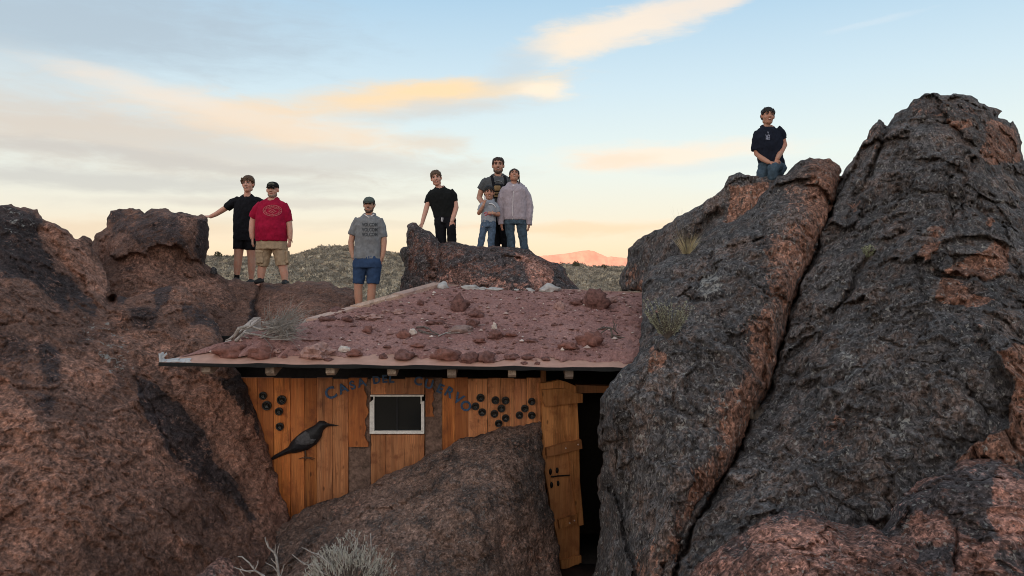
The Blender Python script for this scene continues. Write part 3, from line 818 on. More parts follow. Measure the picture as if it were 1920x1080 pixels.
rock('boulder', 'broad dark red boulder the family group stands on behind the roof',
     [(806, 520), (811, 500), (810, 476), (818, 463), (826, 458), (840, 455), (857, 454), (870, 457), (887, 460), (906, 462), (931, 462), (950, 464), (975, 465), (994, 469), (1007, 480), (1029, 488), (1046, 494), (1060, 505), (1065, 520), (1078, 532), (1087, 547), (1092, 600), (800, 600)],
     [(826, 460, 11.15), (857, 455, 11.2), (931, 462, 11.25), (994, 470, 11.2), (1060, 505, 11.1), (1085, 547, 10.9), (812, 510, 10.95), (880, 510, 10.62), (960, 505, 10.6), (1020, 520, 10.6), (900, 560, 10.35), (1040, 560, 10.45), (830, 560, 10.6)],
     RED, R=28, rim=0.22, T=1.8, R2=120, disp=lambda p: disp_lava(p, 0.55, 8), v0=0.60, r0=0.1, l0=.25,
     steps=[([(955, 470), (975, 480), (985, 500), (990, 520), (998, 545)], 1, 0.07, 30)],
     creases=[([(858, 458), (880, 462), (905, 470)], 3, 0.05), ([(1010, 484), (1012, 510), (1030, 530)], 3, 0.05)],
     rust=[([(965, 470), (1012, 486), (1038, 505), (1030, 545), (995, 548), (990, 520), (980, 500)], 0.75, 7), ([(815, 520), (860, 505), (940, 520), (990, 530), (990, 548), (820, 542)], 0.55, 10), ([(826, 505), (842, 500), (845, 515)], .6, 4)],
     varnish=[([(955, 505), (985, 515), (992, 545), (960, 545)], 0.9, 6), ([(1035, 500), (1062, 508), (1085, 547), (1050, 548)], 0.75, 8)])

# sloping boulder in front of the plank wall
rock('boulder', 'big speckled brown boulder sloping up in front of the plank wall and window',
     [(470, 1100), (500, 1006), (512, 990), (541, 973), (565, 957), (594, 946), (626, 935), (655, 925), (692, 907), (723, 891), (758, 876), (797, 856), (828, 843), (855, 829), (894, 814), (933, 805), (972, 797), (1010, 788),
      (1019, 800), (1019, 847), (1023, 913), (1039, 971), (1048, 1049), (1056, 1080), (1062, 1400), (450, 1400)],
     [(512, 990, 8.05), (600, 944, 8.18), (760, 875, 8.22), (900, 812, 8.22), (1010, 789, 8.2), (1019, 860, 8.1), (1048, 1040, 7.95), (700, 960, 7.45), (850, 900, 7.4), (960, 900, 7.45), (800, 1040, 6.9), (600, 1060, 7.0), (980, 1060, 7.3), (700, 1380, 6.0), (1000, 1380, 6.6)],
     FRONT, R=18, rim=0.06, T=0.35, R2=50, disp=lambda p: disp_lava(p, 0.42, 33), v0=0.42, r0=0.12, l0=.30,
     creases=[([(936, 930), (950, 990), (938, 1060)], 3, 0.05), ([(940, 935), (962, 945), (985, 935)], 3, 0.04), ([(880, 950), (930, 935)], 2.5, 0.02)],
     varnish=[([(1000, 800), (1020, 800), (1030, 1000), (1000, 960)], 0.6, 14)],
     rust=[([(920, 960), (1040, 990), (1050, 1080), (930, 1080)], 0.45, 25), ([(540, 972), (640, 935), (760, 878), (760, 900), (640, 960)], .4, 10)])
rock('boulder', 'small pink-topped stone at the bottom edge left of the bare twigs',
     [(360, 1090), (385, 1062), (402, 1052), (412, 1047), (430, 1050), (441, 1060), (450, 1082), (460, 1200), (350, 1200)], [(400, 1052, 6.0), (440, 1060, 6.05), (400, 1100, 5.7), (400, 1190, 5.6)], RED, R=16, rim=.12, T=.5,
     disp=lambda p: disp_tuff(p, .35, 41), v0=.15, r0=.35, rust=[([(402, 1050), (440, 1056), (430, 1085), (414, 1080)], .9, 4)], varnish=[([(360, 1080), (405, 1060), (415, 1120), (350, 1150)], .5, 5)])

# right-hand rocks, back to front
rock('rock_outcrop', 'rear dark rock with red face the kneeling boy perches on',
     [(1160, 530), (1163, 514), (1172, 500), (1178, 486), (1175, 470), (1190, 456), (1205, 447), (1222, 436), (1245, 424), (1269, 410), (1299, 391), (1320, 376), (1334, 368), (1350, 357), (1360, 343), (1367, 331), (1380, 326), (1393, 324), (1414, 328),
      (1440, 328), (1455, 329), (1474, 327), (1500, 340), (1500, 460), (1400, 560), (1300, 640), (1203, 660), (1190, 600), (1203, 551), (1185, 546), (1167, 545)],
     [(1163, 515, 10.9), (1177, 480, 10.9), (1222, 437, 10.5), (1300, 392, 10.0), (1367, 331, 9.75), (1440, 328, 9.7), (1200, 540, 10.5), (1260, 470, 9.9), (1320, 430, 9.6), (1420, 380, 9.4), (1400, 480, 9.2), (1230, 560, 9.7), (1300, 600, 9.0)],
     DARK, R=26, rim=0.25, T=1.6, R2=130, disp=lambda p: disp_lava(p, 0.6, 51), v0=0.62, r0=0.05, l0=.2,
     creases=[([(1345, 400), (1320, 425), (1300, 450), (1280, 470)], 9, 0.22), ([(1200, 460), (1190, 500), (1196, 540)], 3, 0.05), ([(1212, 476), (1215, 520)], 3, .04)],
     rust=[([(1372, 352), (1400, 340), (1446, 338), (1448, 358), (1420, 385), (1385, 408), (1362, 422), (1352, 416), (1362, 385)], 0.85, 6), ([(1180, 500), (1210, 500), (1215, 545), (1170, 545)], .38, 8)])
SEAM = [(1580, 318), (1574, 345), (1566, 373), (1550, 411), (1537, 441), (1529, 475), (1503, 522), (1486, 569), (1477, 600), (1460, 667), (1442, 733), (1411, 778), (1391, 831), (1367, 884), (1331, 938), (1300, 991), (1278, 1044), (1262, 1085), (1180, 1400)]
def seam_extra(u, v, sd):
    dd = seg_dist(np.stack([u, v], 1), np.array(SEAM, float), False)[0]
    w = np.interp(v, [300, 420, 600, 800, 1080], [70, 62, 66, 52, 60])
    return 0.34 * np.clip(1 - dd / (w * 1.15), 0, 1) ** 1.8
def seam_rust(a, u, v, sd):
    dd = seg_dist(np.stack([u, v], 1), np.array(SEAM, float), False)[0]
    w = np.interp(v, [300, 420, 600, 800, 1080], [96, 92, 86, 66, 76])
    wv = w * (1 + .35 * np.sin(v * .031) * np.sin(v * .013 + 1)); return np.maximum(a, np.interp(v, [300, 480, 560, 820, 900], [.86, .82, .74, .68, .74]) * sstep(wv + 16, wv * .35, dd))
rock('rock_slab', 'long dark lava slab leaning left of the red-walled crevice',
     [(1201, 545), (1207, 528), (1222, 498), (1248, 485), (1273, 476), (1303, 453), (1326, 437), (1350, 423), (1384, 410), (1405, 394), (1418, 380), (1436, 358), (1456, 332), (1474, 325), (1491, 309), (1503, 298), (1518, 297), (1529, 299), (1543, 300), (1556, 298), (1566, 304), (1575, 311)]
     + SEAM + [(1080, 1400), (1108, 1090), (1116, 1065), (1122, 1044), (1124, 956), (1122, 902), (1131, 867), (1135, 845), (1124, 833), (1121, 800), (1123, 778), (1127, 751), (1144, 718), (1162, 697), (1184, 681), (1197, 655), (1202, 634), (1204, 600), (1203, 577)],
     [(1203, 560, 8.45), (1250, 485, 9.1), (1350, 424, 9.2), (1456, 330, 9.35), (1530, 299, 9.3), (1203, 640, 7.65), (1180, 682, 7.08), (1127, 750, 7.12), (1123, 900, 7.3), (1115, 1070, 7.15), (1260, 620, 7.45), (1300, 560, 7.9), (1400, 480, 8.25), (1500, 380, 8.7),
      (1300, 720, 6.95), (1420, 620, 7.35), (1220, 860, 6.6), (1340, 840, 6.4), (1180, 1060, 6.5), (1240, 1040, 6.0), (1150, 1380, 5.6), (1100, 1380, 6.0)],
     DARK, R=34, rim=0.30, T=1.6, R2=120, disp=lambda p: disp_lava(p, 0.75, 57), v0=0.62, r0=0.02, l0=.42, extra=seam_extra,
     creases=[([(1335, 505), (1338, 480), (1336, 455)], 3.5, .10), ([(1340, 505), (1310, 530), (1302, 552), (1296, 570)], 3, .09), ([(1404, 452), (1384, 456), (1376, 470)], 3, .05), ([(1124, 838), (1150, 836), (1168, 828)], 5, .12),
              ([(1268, 700), (1264, 760)], 3, .05), ([(1236, 655), (1224, 690), (1200, 730)], 4, .06)],
     steps=[([(1336, 505), (1380, 490), (1440, 500)], 1, .05, 40)],
     rust=[seam_rust, ([(1478, 335), (1510, 325), (1515, 420), (1480, 520), (1462, 520), (1490, 420)], .50, 14), ([(1222, 652), (1252, 660), (1240, 690), (1215, 700)], .8, 6)],
     lichen=[([(1320, 510), (1352, 506), (1345, 545), (1318, 560), (1305, 548)], 1.3, 6), ([(1270, 690), (1400, 660), (1400, 800), (1260, 820)], .62, 20)])
rock('rock_tower', 'tall dark lava crag rising to a jagged peak at far right',
     [(1545, 360), (1582, 322), (1593, 307), (1603, 292), (1610, 275), (1627, 252), (1635, 235), (1648, 225), (1657, 231), (1659, 243), (1668, 228), (1678, 215), (1699, 205), (1707, 194), (1716, 186), (1733, 177), (1750, 173), (1767, 179), (1780, 181), (1789, 176), (1803, 178), (1819, 179), (1830, 185),
      (1840, 192), (1853, 200), (1868, 201), (1876, 209), (1872, 220), (1887, 230), (1897, 235), (1900, 225), (1908, 241), (1913, 262), (1914, 284), (1920, 300), (1960, 350), (2120, 400), (2240, 520), (2330, 700), (2340, 1420), (2000, 1420), (1900, 1000), (1640, 1060), (1330, 1400), (1190, 1400), (1235, 1080), (1250, 1040), (1270, 985), (1300, 930), (1340, 880), (1362, 825), (1385, 770), (1416, 720), (1434, 660), (1450, 590), (1462, 560), (1478, 515), (1504, 470), (1512, 438), (1526, 405)],
     [(1590, 310, 9.1), (1650, 228, 9.1), (1750, 174, 9.1), (1870, 205, 9.1), (1915, 290, 8.9), (2100, 420, 8.6), (1700, 330, 8.35), (1820, 320, 8.2), (1560, 440, 8.45), (1490, 560, 7.9), (1650, 500, 7.5), (1800, 500, 7.1), (1930, 520, 7.1), (1450, 740, 7.05), (1560, 700, 6.6),
      (1700, 680, 6.3), (1860, 680, 6.0), (1380, 880, 6.45), (1500, 880, 6.0), (1650, 860, 5.75), (1800, 800, 5.75), (1930, 800, 5.7), (1290, 1040, 5.85), (1400, 1000, 5.6), (1600, 980, 5.5), (1250, 1380, 4.9), (2050, 900, 5.5), (2330, 700, 7.2), (2320, 1380, 5.6)],
     DARK, R=34, rim=0.30, T=2.6, R2=200, disp=lambda p: disp_lava(p, 0.9, 63), v0=0.64, r0=0.02, l0=.40,
     creases=[(SEAM, 4.5, .42), ([(1658, 243), (1652, 275), (1640, 310), (1622, 350), (1612, 362)], 4, .14), ([(1590, 318), (1618, 330), (1610, 365), (1590, 360)], 4, .06), ([(1636, 480), (1612, 505), (1600, 530), (1580, 560), (1562, 584)], 4, .16), ([(1568, 588), (1550, 620), (1536, 640)], 4, .08), ([(1600, 330), (1606, 380), (1580, 430)], 4, .08), ([(1830, 300), (1800, 360), (1810, 420)], 4, .07), ([(1660, 420), (1690, 405), (1710, 402)], 5, .09),
              ([(1778, 330), (1786, 390), (1788, 440)], 4, .08), ([(1744, 484), (1752, 455), (1786, 400)], 4, .07), ([(1726, 510), (1722, 545), (1740, 570)], 3, .06), ([(1640, 560), (1644, 586)], 4, .07), ([(1755, 512), (1806, 525), (1860, 526), (1893, 520)], 4, .07),
              ([(1782, 575), (1820, 562), (1838, 558)], 4, .06), ([(1855, 650), (1878, 655), (1880, 690)], 3, .05), ([(1480, 840), (1492, 852)], 6, .10), ([(1560, 960), (1640, 900), (1700, 860)], 3, .03), ([(1868, 201), (1860, 215), (1868, 224)], 4, .12)],
     steps=[([(1756, 512), (1740, 480), (1765, 455), (1800, 440), (1850, 442), (1880, 455), (1896, 480)], -1, .14, 60), ([(1540, 880), (1600, 905), (1665, 895), (1720, 870)], -1, .06, 40),
            ([(1850, 640), (1878, 690), (1898, 720), (1900, 775), (1870, 810), (1815, 845), (1790, 862)], -1, .16, 60), ([(1700, 240), (1780, 250), (1850, 300), (1920, 345)], 1, .10, 60)],
     rust=[([(1767, 507), (1827, 478), (1871, 451), (1895, 469), (1889, 519), (1856, 525), (1806, 522)], .9, 6), ([(1761, 513), (1791, 525), (1835, 549), (1865, 564), (1827, 570), (1782, 574), (1758, 570)], .95, 5), ([(1744, 427), (1779, 424), (1764, 451), (1744, 484), (1720, 478)], .75, 7),
           ([(1776, 228), (1819, 220), (1822, 237), (1785, 244)], .9, 5), ([(1850, 225), (1900, 238), (1920, 300), (1853, 310), (1836, 290)], .85, 7), ([(1585, 380), (1618, 376), (1600, 402)], .7, 6), ([(1690, 190), (1790, 180), (1860, 215), (1780, 222), (1720, 215)], .42, 10),
           ([(1868, 660), (1905, 650), (2100, 640), (2100, 870), (1800, 862), (1815, 842), (1890, 800), (1900, 730)], .9, 6), ([(1840, 400), (1860, 410), (1850, 425)], .8, 5), ([(1520, 780), (1620, 760), (1640, 840), (1520, 860)], .36, 20), ([(1610, 235), (1656, 230), (1652, 280), (1604, 300)], .45, 8)],
     lichen=[([(1560, 680), (1620, 650), (1600, 720)], .9, 8), ([(1650, 780), (1720, 780), (1700, 820), (1650, 815)], 1.0, 8), ([(1740, 440), (1860, 450), (1820, 480), (1760, 490)], .6, 12)])
rock('boulder', 'rust and black boulder in the bottom right corner below the crack',
     [(1600, 1060), (1628, 1000), (1655, 992), (1668, 975), (1680, 945), (1691, 928), (1720, 905), (1735, 896), (1765, 888), (1785, 882), (1795, 870), (1811, 860), (1840, 857), (1873, 860), (1900, 876), (1925, 892), (2120, 930), (2120, 1420), (1600, 1420)],
     [(1630, 1000, 5.1), (1691, 929, 5.2), (1790, 875, 5.3), (1870, 862, 5.3), (1930, 892, 5.1), (2100, 930, 5.0), (1720, 1000, 4.85), (1830, 960, 4.8), (1700, 1080, 4.55), (1900, 1060, 4.4), (1700, 1380, 4.0), (2000, 1380, 3.8)],
     RED, R=36, rim=0.26, T=1.2, R2=150, disp=lambda p: disp_lava(p, 0.6, 71), v0=0.30, r0=0.20, l0=.25,
     creases=[([(1800, 990), (1796, 1020), (1790, 1070)], 4, .08)],
     varnish=[([(1640, 1000), (1690, 930), (1790, 880), (1880, 862), (1860, 900), (1854, 960), (1876, 1010), (1830, 1020), (1790, 990), (1780, 965), (1720, 960), (1690, 1000), (1660, 1010)], .85, 7), ([(1720, 1030), (1790, 1020), (1780, 1100), (1700, 1100)], .7, 8), ([(1870, 1040), (1930, 1030), (1920, 1080), (1880, 1070)], .75, 7), ([(1860, 862), (1920, 890), (1920, 908), (1880, 880)], .8, 5)],
     rust=[([(1858, 900), (1925, 905), (2100, 930), (2100, 1030), (1880, 1010), (1858, 960)], .95, 6), ([(1700, 975), (1780, 968), (1795, 1010), (1720, 1020)], .8, 7), ([(1800, 1020), (1870, 1020), (1870, 1080), (1810, 1070)], .8, 7)])
rock('boulder', 'low pinkish red boulder at the bottom edge in front of the crag',
     [(1270, 1110), (1300, 1070), (1322, 1044), (1345, 1030), (1367, 1012), (1388, 1002), (1407, 987), (1425, 975), (1442, 968), (1456, 962), (1469, 956), (1484, 960), (1500, 957), (1520, 958), (1536, 966), (1560, 974), (1580, 982), (1607, 994), (1618, 984), (1629, 981), (1644, 990), (1655, 1002), (1680, 1012), (1720, 1020), (1760, 1080), (1780, 1420), (1200, 1420)],
     [(1322, 1044, 5.35), (1400, 990, 5.35), (1480, 957, 5.35), (1600, 990, 5.1), (1650, 1000, 4.9), (1720, 1022, 4.7), (1450, 1030, 4.85), (1600, 1060, 4.6), (1350, 1090, 4.95), (1500, 1380, 4.0), (1250, 1380, 4.6), (1760, 1380, 3.9)],
     RED, R=30, rim=0.22, T=0.9, R2=120, disp=lambda p: disp_lava(p, 0.5, 77), v0=0.22, r0=0.42, l0=.30,
     creases=[([(1560, 1010), (1580, 1040), (1600, 1050)], 4, .05), ([(1440, 1000), (1460, 1040)], 3, .03)],
     varnish=[([(1440, 966), (1470, 955), (1540, 962), (1560, 975), (1520, 980), (1490, 972), (1450, 980)], .75, 5), ([(1350, 1020), (1405, 990), (1405, 1040), (1380, 1060)], .6, 8), ([(1590, 990), (1655, 1000), (1670, 1040), (1620, 1040)], .55, 8), ([(1620, 1060), (1700, 1050), (1700, 1100), (1600, 1100)], .6, 8)],
     rust=[([(1400, 995), (1470, 975), (1560, 1000), (1540, 1040), (1420, 1040)], .85, 10)])

# ------------------------------------------------------------------ cabin
YW = 8.45                                        # front face of the plank wall
FL, FR = P(298, 680, 7.6), P(1222, 690, 7.6)
BL, BR = P(815, 538, 10.6), P(1250, 554, 10.45)
def roof_pt(s, t, up=0.0):
    s = np.asarray(s, float)[..., None]; t = np.asarray(t, float)[..., None]
    p = (FL * (1 - s) + FR * s) * (1 - t) + (BL * (1 - s) + BR * s) * t
    p = p.copy(); p[..., 2] += up
    return p
cabin = empty('cabin', (-1.2, 8.6, 0.0), 'low plank cabin built between boulders under a dirt covered roof', 'cabin')

def wood(name, c1, c2, c3, rough=0.62, axis='Z', bump=0.35, knots=True, gscale=1.0):
    m, t, b = mat(name)
    oi = t.n('ShaderNodeObjectInfo')
    co = t.n('ShaderNodeTexCoord').outputs['Object']
    ad = t.n('ShaderNodeVectorMath', operation='ADD'); t.set(ad.inputs[0], co)
    sc = t.n('ShaderNodeVectorMath', operation='SCALE'); t.set(sc.inputs[0], oi.outputs['Location']); sc.inputs['Scale'].default_value = 7.3
    t.set(ad.inputs[1], sc.outputs[0]); v = ad.outputs[0]
    st = {'Z': (1, 1, 0.06), 'X': (0.06, 1, 1), 'Y': (1, 0.06, 1)}[axis]
    g1 = t.noise(t.mapping(v, sc=st), 16 * gscale, 6, 0.62, 1.2)
    g2 = t.noise(t.mapping(v, sc=tuple(x if x == 1 else 0.035 for x in st)), 75 * gscale, 4, 0.6, 0.3)
    n3 = t.noise(v, 5.0, 5, 0.65)
    c = t.mix(t.mr(g1, 0.36, 0.62), c1, c2)
    c = t.mix(t.mr(t.m('ADD', n3, t.m('MULTIPLY', t.m('SUBTRACT', g2, .5), .5)), 0.50, 0.70), c, c3)
    c = t.mix(1.0, c, t.mr(g2, 0.3, 0.7, 0.66, 1.28, False), 'MULTIPLY')
    if knots:
        vo = t.n('ShaderNodeTexVoronoi'); t.set(vo.inputs['Vector'], t.mapping(v, sc=tuple(1 if x == 1 else 0.45 for x in st))); vo.inputs['Scale'].default_value = 7.5
        kn = t.mr(vo.outputs['Distance'], 0.06, 0.13, 1.0, 0.0)
        c = t.mix(t.m('MULTIPLY', kn, 0.8), c, tuple(x * 0.28 for x in c1[:3]) + (1,))
    sk = t.noise(t.mapping(v, sc=tuple(1 if x == 1 else 0.10 for x in st)), 9.0, 6, .7, .6)
    c = t.mix(t.mr(sk, .49, .70, 0, .82), c, tuple(x * .30 for x in c3[:3]) + (1,))
    r2 = t.m('FRACT', t.m('MULTIPLY', oi.outputs['Random'], 7.31))
    c = t.mix(t.mr(r2, .25, 1.0, 0, .50), c, (c3[0] * .95, c3[1] * 1.05, c3[2] * 1.35, 1))
    rv = t.mr(oi.outputs['Random'], 0, 1, 0.62, 1.22, False)
    c = t.mix(1.0, c, rv, 'MULTIPLY')
    t.set(b.inputs['Base Color'], c); b.inputs['Roughness'].default_value = rough; b.inputs['Specular IOR Level'].default_value = 0.35
    bp = t.n('ShaderNodeBump'); bp.inputs['Strength'].default_value = bump; bp.inputs['Distance'].default_value = 0.006
    t.set(bp.inputs['Height'], t.m('ADD', g1, t.m('MULTIPLY', g2, .6))); t.set(b.inputs['Normal'], bp.outputs[0])
    return m
ORANGE = wood('varnished_pine', (0.52, 0.150, 0.032, 1), (0.66, 0.232, 0.060, 1), (0.32, 0.088, 0.024, 1))
PINE2 = wood('weathered_pine', (0.52, 0.19, 0.068, 1), (0.66, 0.28, 0.115, 1), (0.33, 0.115, 0.045, 1))
DOORW = wood('door_pine', (0.40, 0.160, 0.050, 1), (0.52, 0.225, 0.078, 1), (0.29, 0.105, 0.035, 1), knots=True)
RAFT = wood('rafter_wood', (0.42, 0.32, 0.26, 1), (0.52, 0.42, 0.34, 1), (0.3, 0.22, 0.17, 1), axis='Y', knots=False)
BARKW = simple('grey_bark', (0.185, 0.118, 0.090), 0.9, 0.6, 18, 0.9, dist=0.03)
INNER = simple('room_shade_boards', (0.035, 0.028, 0.024), 0.9)  # near-black: the shade inside the room is put into this colour
BLACK = simple('tar_paper', (0.012, 0.012, 0.012), 0.8)
BOARD = wood('roof_edge_board', (0.46, 0.29, 0.20, 1), (0.55, 0.37, 0.27, 1), (0.38, 0.23, 0.165, 1), axis='Y', knots=False)
FLASH = simple('painted_roof_sheet', (0.48, 0.265, 0.195), 0.6, 0.16, 9, 0.15)

# roof deck: a solid slab following the four corners
def build_roof():
    n = 26
    S, T_ = np.meshgrid(np.linspace(0, 1, n), np.linspace(0, 1, n))
    top = roof_pt(S, T_); 
    wav = 0.006 * np.sin(S * 37) * (1 - T_) + 0.004 * np.sin(S * 61 + 1)
    top[..., 2] += wav
    bot = top.copy(); bot[..., 2] -= 0.035
    idx = np.arange(n * n).reshape(n, n)
    q = np.stack([idx[:-1, :-1], idx[:-1, 1:], idx[1:, 1:], idx[1:, :-1]], -1).reshape(-1, 4)
    N = n * n
    loop = np.concatenate([idx[0, :-1], idx[:-1, -1], idx[-1, :0:-1], idx[:0:-1, 0]])
    l2 = np.roll(loop, -1)
    side = np.stack([loop, loop + N, l2 + N, l2], 1)
    v = np.concatenate([top.reshape(-1, 3), bot.reshape(-1, 3)])
    allf = [q, q[:, ::-1] + N, side]
    mi = [0] * len(q) + [1] * (len(q) + len(side))
    mobj('roof_deck', v, allf, [FLASH, BLACK], cabin, smooth=False, midx=mi)
    # strip of tar paper hanging below the sheet
    mb = MB(); m_ = 60
    for i in range(m_):
        s0, s1 = i / m_, (i + 1) / m_
        a, b = roof_pt(s0, 0.0), roof_pt(s1, 0.0)
        da = 0.030 + 0.008 * math.sin(i * 0.9) * math.sin(i * .31); db = 0.030 + 0.008 * math.sin((i + 1) * 0.9) * math.sin((i + 1) * .31)
        pts = [a + (0, -.012, -.004), b + (0, -.012, -.004), b + (0, -.012, -.004 - db), a + (0, -.012, -.004 - da)]
        mb.prism(pts, (0, 0.008, 0))
    mb.obj('tar_paper_edge', BLACK, cabin, smooth=False)
    # dirt
    ns, nt = 420, 230
    S, T_ = np.meshgrid(np.linspace(0, 1, ns), np.linspace(0, 1, nt))
    edge = 0.075 + 0.045 * fbm(np.stack([S[0] * 11, S[0] * 0, S[0] * 0 + 2.2], 1), 6, .65, seed=81) + 0.020 * sstep(0.80, 0.98, S[0]) * -1 + 0.02 * sstep(0.16, 0.02, S[0]) * -1
    edge = np.maximum(edge, 0.012)
    Lw = 0.004 + 0.028 * sstep(.42, .48, T_) + 0.006 * fbm(np.stack([T_.ravel() * 14, T_.ravel() * 0, T_.ravel() * 0], 1), 3, seed=82).reshape(T_.shape)
    Sm = Lw + (1.0 - Lw) * S
    Tm = edge[None] + (1.0 - edge[None]) * T_
    p = roof_pt(Sm, Tm)
    prof = np.clip((Tm - edge[None]) / 0.04, 0, 1) ** 0.6 * np.clip((Sm - Lw) / 0.05, 0, 1) ** 0.7
    fl = p.reshape(-1, 3)
    h = 0.055 + 0.035 * fbm(fl * 1.6, 3, seed=83) + 0.030 * fbm(fl * 5, 4, seed=84) + 0.010 * fbm(fl * 19, 3, 0.6, seed=85)
    f1, f2, rid, off = cells(fl * 16, 86)
    h += 0.012 * np.clip(0.45 - f1, 0, 1) / .45 * (rid[:, 0] > .55)
    h = h.reshape(S.shape) * prof * (1 - .6 * sstep(.75, 1, Tm)) + 0.004
    # earth heaped against the rock at the left corner
    h += 0.07 * np.exp(-(((S - 0.10) / 0.09) ** 2 + ((T_ - 0.13) / 0.12) ** 2))
    p[..., 2] += h
    idx = np.arange(ns * nt).reshape(nt, ns)
    q = np.stack([idx[:-1, :-1], idx[:-1, 1:], idx[1:, 1:], idx[1:, :-1]], -1).reshape(-1, 4)
    m, t, b = mat('red_earth')
    pos = t.n('ShaderNodeNewGeometry').outputs['Position']
    n1 = t.noise(pos, 1.6, 6, .62); n2 = t.noise(pos, 34, 5, .65); n3 = t.noise(pos, 130, 3, .6)
    c = t.mix(t.mr(n1, .35, .65), (0.300, 0.155, 0.136, 1), (0.385, 0.212, 0.186, 1))
    c = t.mix(1.0, c, t.mr(n2, .3, .7, .66, 1.3, False), 'MULTIPLY')
    c = t.mix(1.0, c, t.mr(n3, .3, .7, .75, 1.25, False), 'MULTIPLY')
    t.set(b.inputs['Base Color'], c); b.inputs['Roughness'].default_value = .95; b.inputs['Specular IOR Level'].default_value = .1
    bp = t.n('ShaderNodeBump'); bp.inputs['Strength'].default_value = .9; bp.inputs['Distance'].default_value = .02
    t.set(bp.inputs['Height'], t.m('ADD', n2, t.m('MULTIPLY', n3, .4))); t.set(b.inputs['Normal'], bp.outputs[0])
    o = mobj('dirt_cover', p.reshape(-1, 3), [q], m, cabin)
    HITS.append(('roof', BVHTree.FromPolygons(p.reshape(-1, 3).tolist(), [tuple(x) for x in q.tolist()])))
    # edge boards on the left slope
    for (t0, t1, wd, up) in [(0.455, 0.62, 0.12, .045), (0.625, 0.80, 0.14, .055), (0.805, 1.0, 0.15, .065)]:
        a0, a1 = roof_pt(-0.002, t0), roof_pt(-0.002, t1)
        dirx = roof_pt(0.03, t0) - roof_pt(0, t0); dirx = dirx / np.linalg.norm(dirx)
        mb = MB(); out = [a0 - dirx * 0.01, a0 + dirx * wd, a1 + dirx * wd, a1 - dirx * 0.01]
        out = [o_ + np.array((0, 0, up)) for o_ in out]
        mb.prism(out, (0, 0, -up - 0.03)); mb.obj('edge_board', BOARD, cabin, smooth=False)
    # back edge board
    mb = MB(); out = [roof_pt(0.0, 1.0) + (0, 0.0, .045), roof_pt(1.0, 1.0) + (0, 0, .035), roof_pt(1.0, 1.0) + (0, .05, .035), roof_pt(0, 1.0) + (0, .05, .045)]
    mb.prism(out, (0, 0, -.12)); mb.obj('back_board', simple('pale_board', (.34, .24, .20)), cabin, smooth=False)
build_roof()

# rafters
for u in (388, 507, 620, 735, 847, 960, 1067):
    w = 0.092 if u < 900 else 0.085
    x = (u - 960) / F * 7.78
    s = (x - FL[0]) / (FR[0] - FL[0])
    a = roof_pt(s, 0.05); top0 = a[2] - 0.040
    y0, y1 = 7.73, 9.3
    slope = (roof_pt(s, .5)[2] - roof_pt(s, .05)[2]) / (roof_pt(s, .5)[1] - roof_pt(s, .05)[1])
    hgt = 0.145 + 0.015 * ((u * 7) % 5) / 5
    prof = [(y0, top0), (y1, top0 + slope * (y1 - y0)), (y1, top0 + slope * (y1 - y0) - hgt), (y0 + 0.05, top0 - hgt + slope * .05), (y0, top0 - hgt * 0.72)]
    mb = MB(); mb.prism([np.array((x - w / 2, yy, zz)) for yy, zz in prof], (w, 0, 0)); mb.obj('rafter', RAFT, cabin, smooth=False)

# planks of the front wall: (u left, u right, v top, v bottom, material, cut)
ZT = roof_pt(0.5, 0.28)[2] - 0.05
def plank(u0, u1, v0, v1, m, name='plank', y=YW, th=0.028, left=None, right=None, cutl=None, gap=0.7):
    """an upright board; left/right = wavy edge amplitude in px, cutl = lower left corner cut away along the rock"""
    dy = random.uniform(-0.006, 0.006); u0 += gap * .5; u1 -= gap * .5
    if v0 is None: v0 = 709.5 + random.uniform(-1.8, 1.8)
    N = 18
    vb = v1; vt = v0
    L, R = [], []
    for i in range(N + 1):
        k = i / N; vv = vt + (vb - vt) * k
        wl = (left or 0.35) * math.sin(k * 9 + u0) * math.sin(k * 23 + u0 * .7); wr = (right or 0.35) * math.sin(k * 8 + u1 * 1.3) * math.sin(k * 19 + u1)
        L.append((u0 + wl, vv)); R.append((u1 + wr, vv))
    pts = [PY(a, b, y + dy) for a, b in L] + [PY(a, b, y + dy) for a, b in R[::-1]]
    if cutl:
        pts = [PY(a, b, y + dy) for a, b in cutl]
        for p in pts:
            if p[2] > ZT - .12: p[2] = min(p[2] + .2, ZT)
    mb = MB(); mb.prism(pts, (0, th, 0))
    return mb.obj(name, m, cabin, smooth=False)
plank(446, 482.5, None, 850, ORANGE)
plank(482.5, 513, None, 930, ORANGE)
plank(513, 545, None, 1000, ORANGE)
plank(545, 570.5, None, 1000, ORANGE); plank(570.5, 594, None, 985, ORANGE)
plank(594, 623, None, 970, PINE2); plank(623, 653, None, 955, PINE2)
plank(653, 687, None, 838, ORANGE, right=5.0, y=YW - .012)
plank(653.5, 695, None, 940, BARKW, 'bark_post', y=YW + .02, th=.05)
for a, b in ((695, 723.5), (723.5, 759), (759, 796)):
    plank(a, b, None, 739.5, PINE2); plank(a, b, 815, 925 if a < 740 else 905, PINE2)
plank(797, 829, None, 885, BARKW, 'bark_post', y=YW + .02, th=.05)
plank(797.5, 812, None, 781, ORANGE, right=3.0, y=YW - .01)
plank(829, 853, None, 870, ORANGE); plank(853, 877.5, None, 860, ORANGE)
plank(877.5, 914, None, 845, PINE2); plank(914, 939, None, 840, PINE2); plank(939, 964, None, 830, PINE2); plank(964, 987, None, 825, PINE2); plank(987, 1014, None, 820, PINE2)

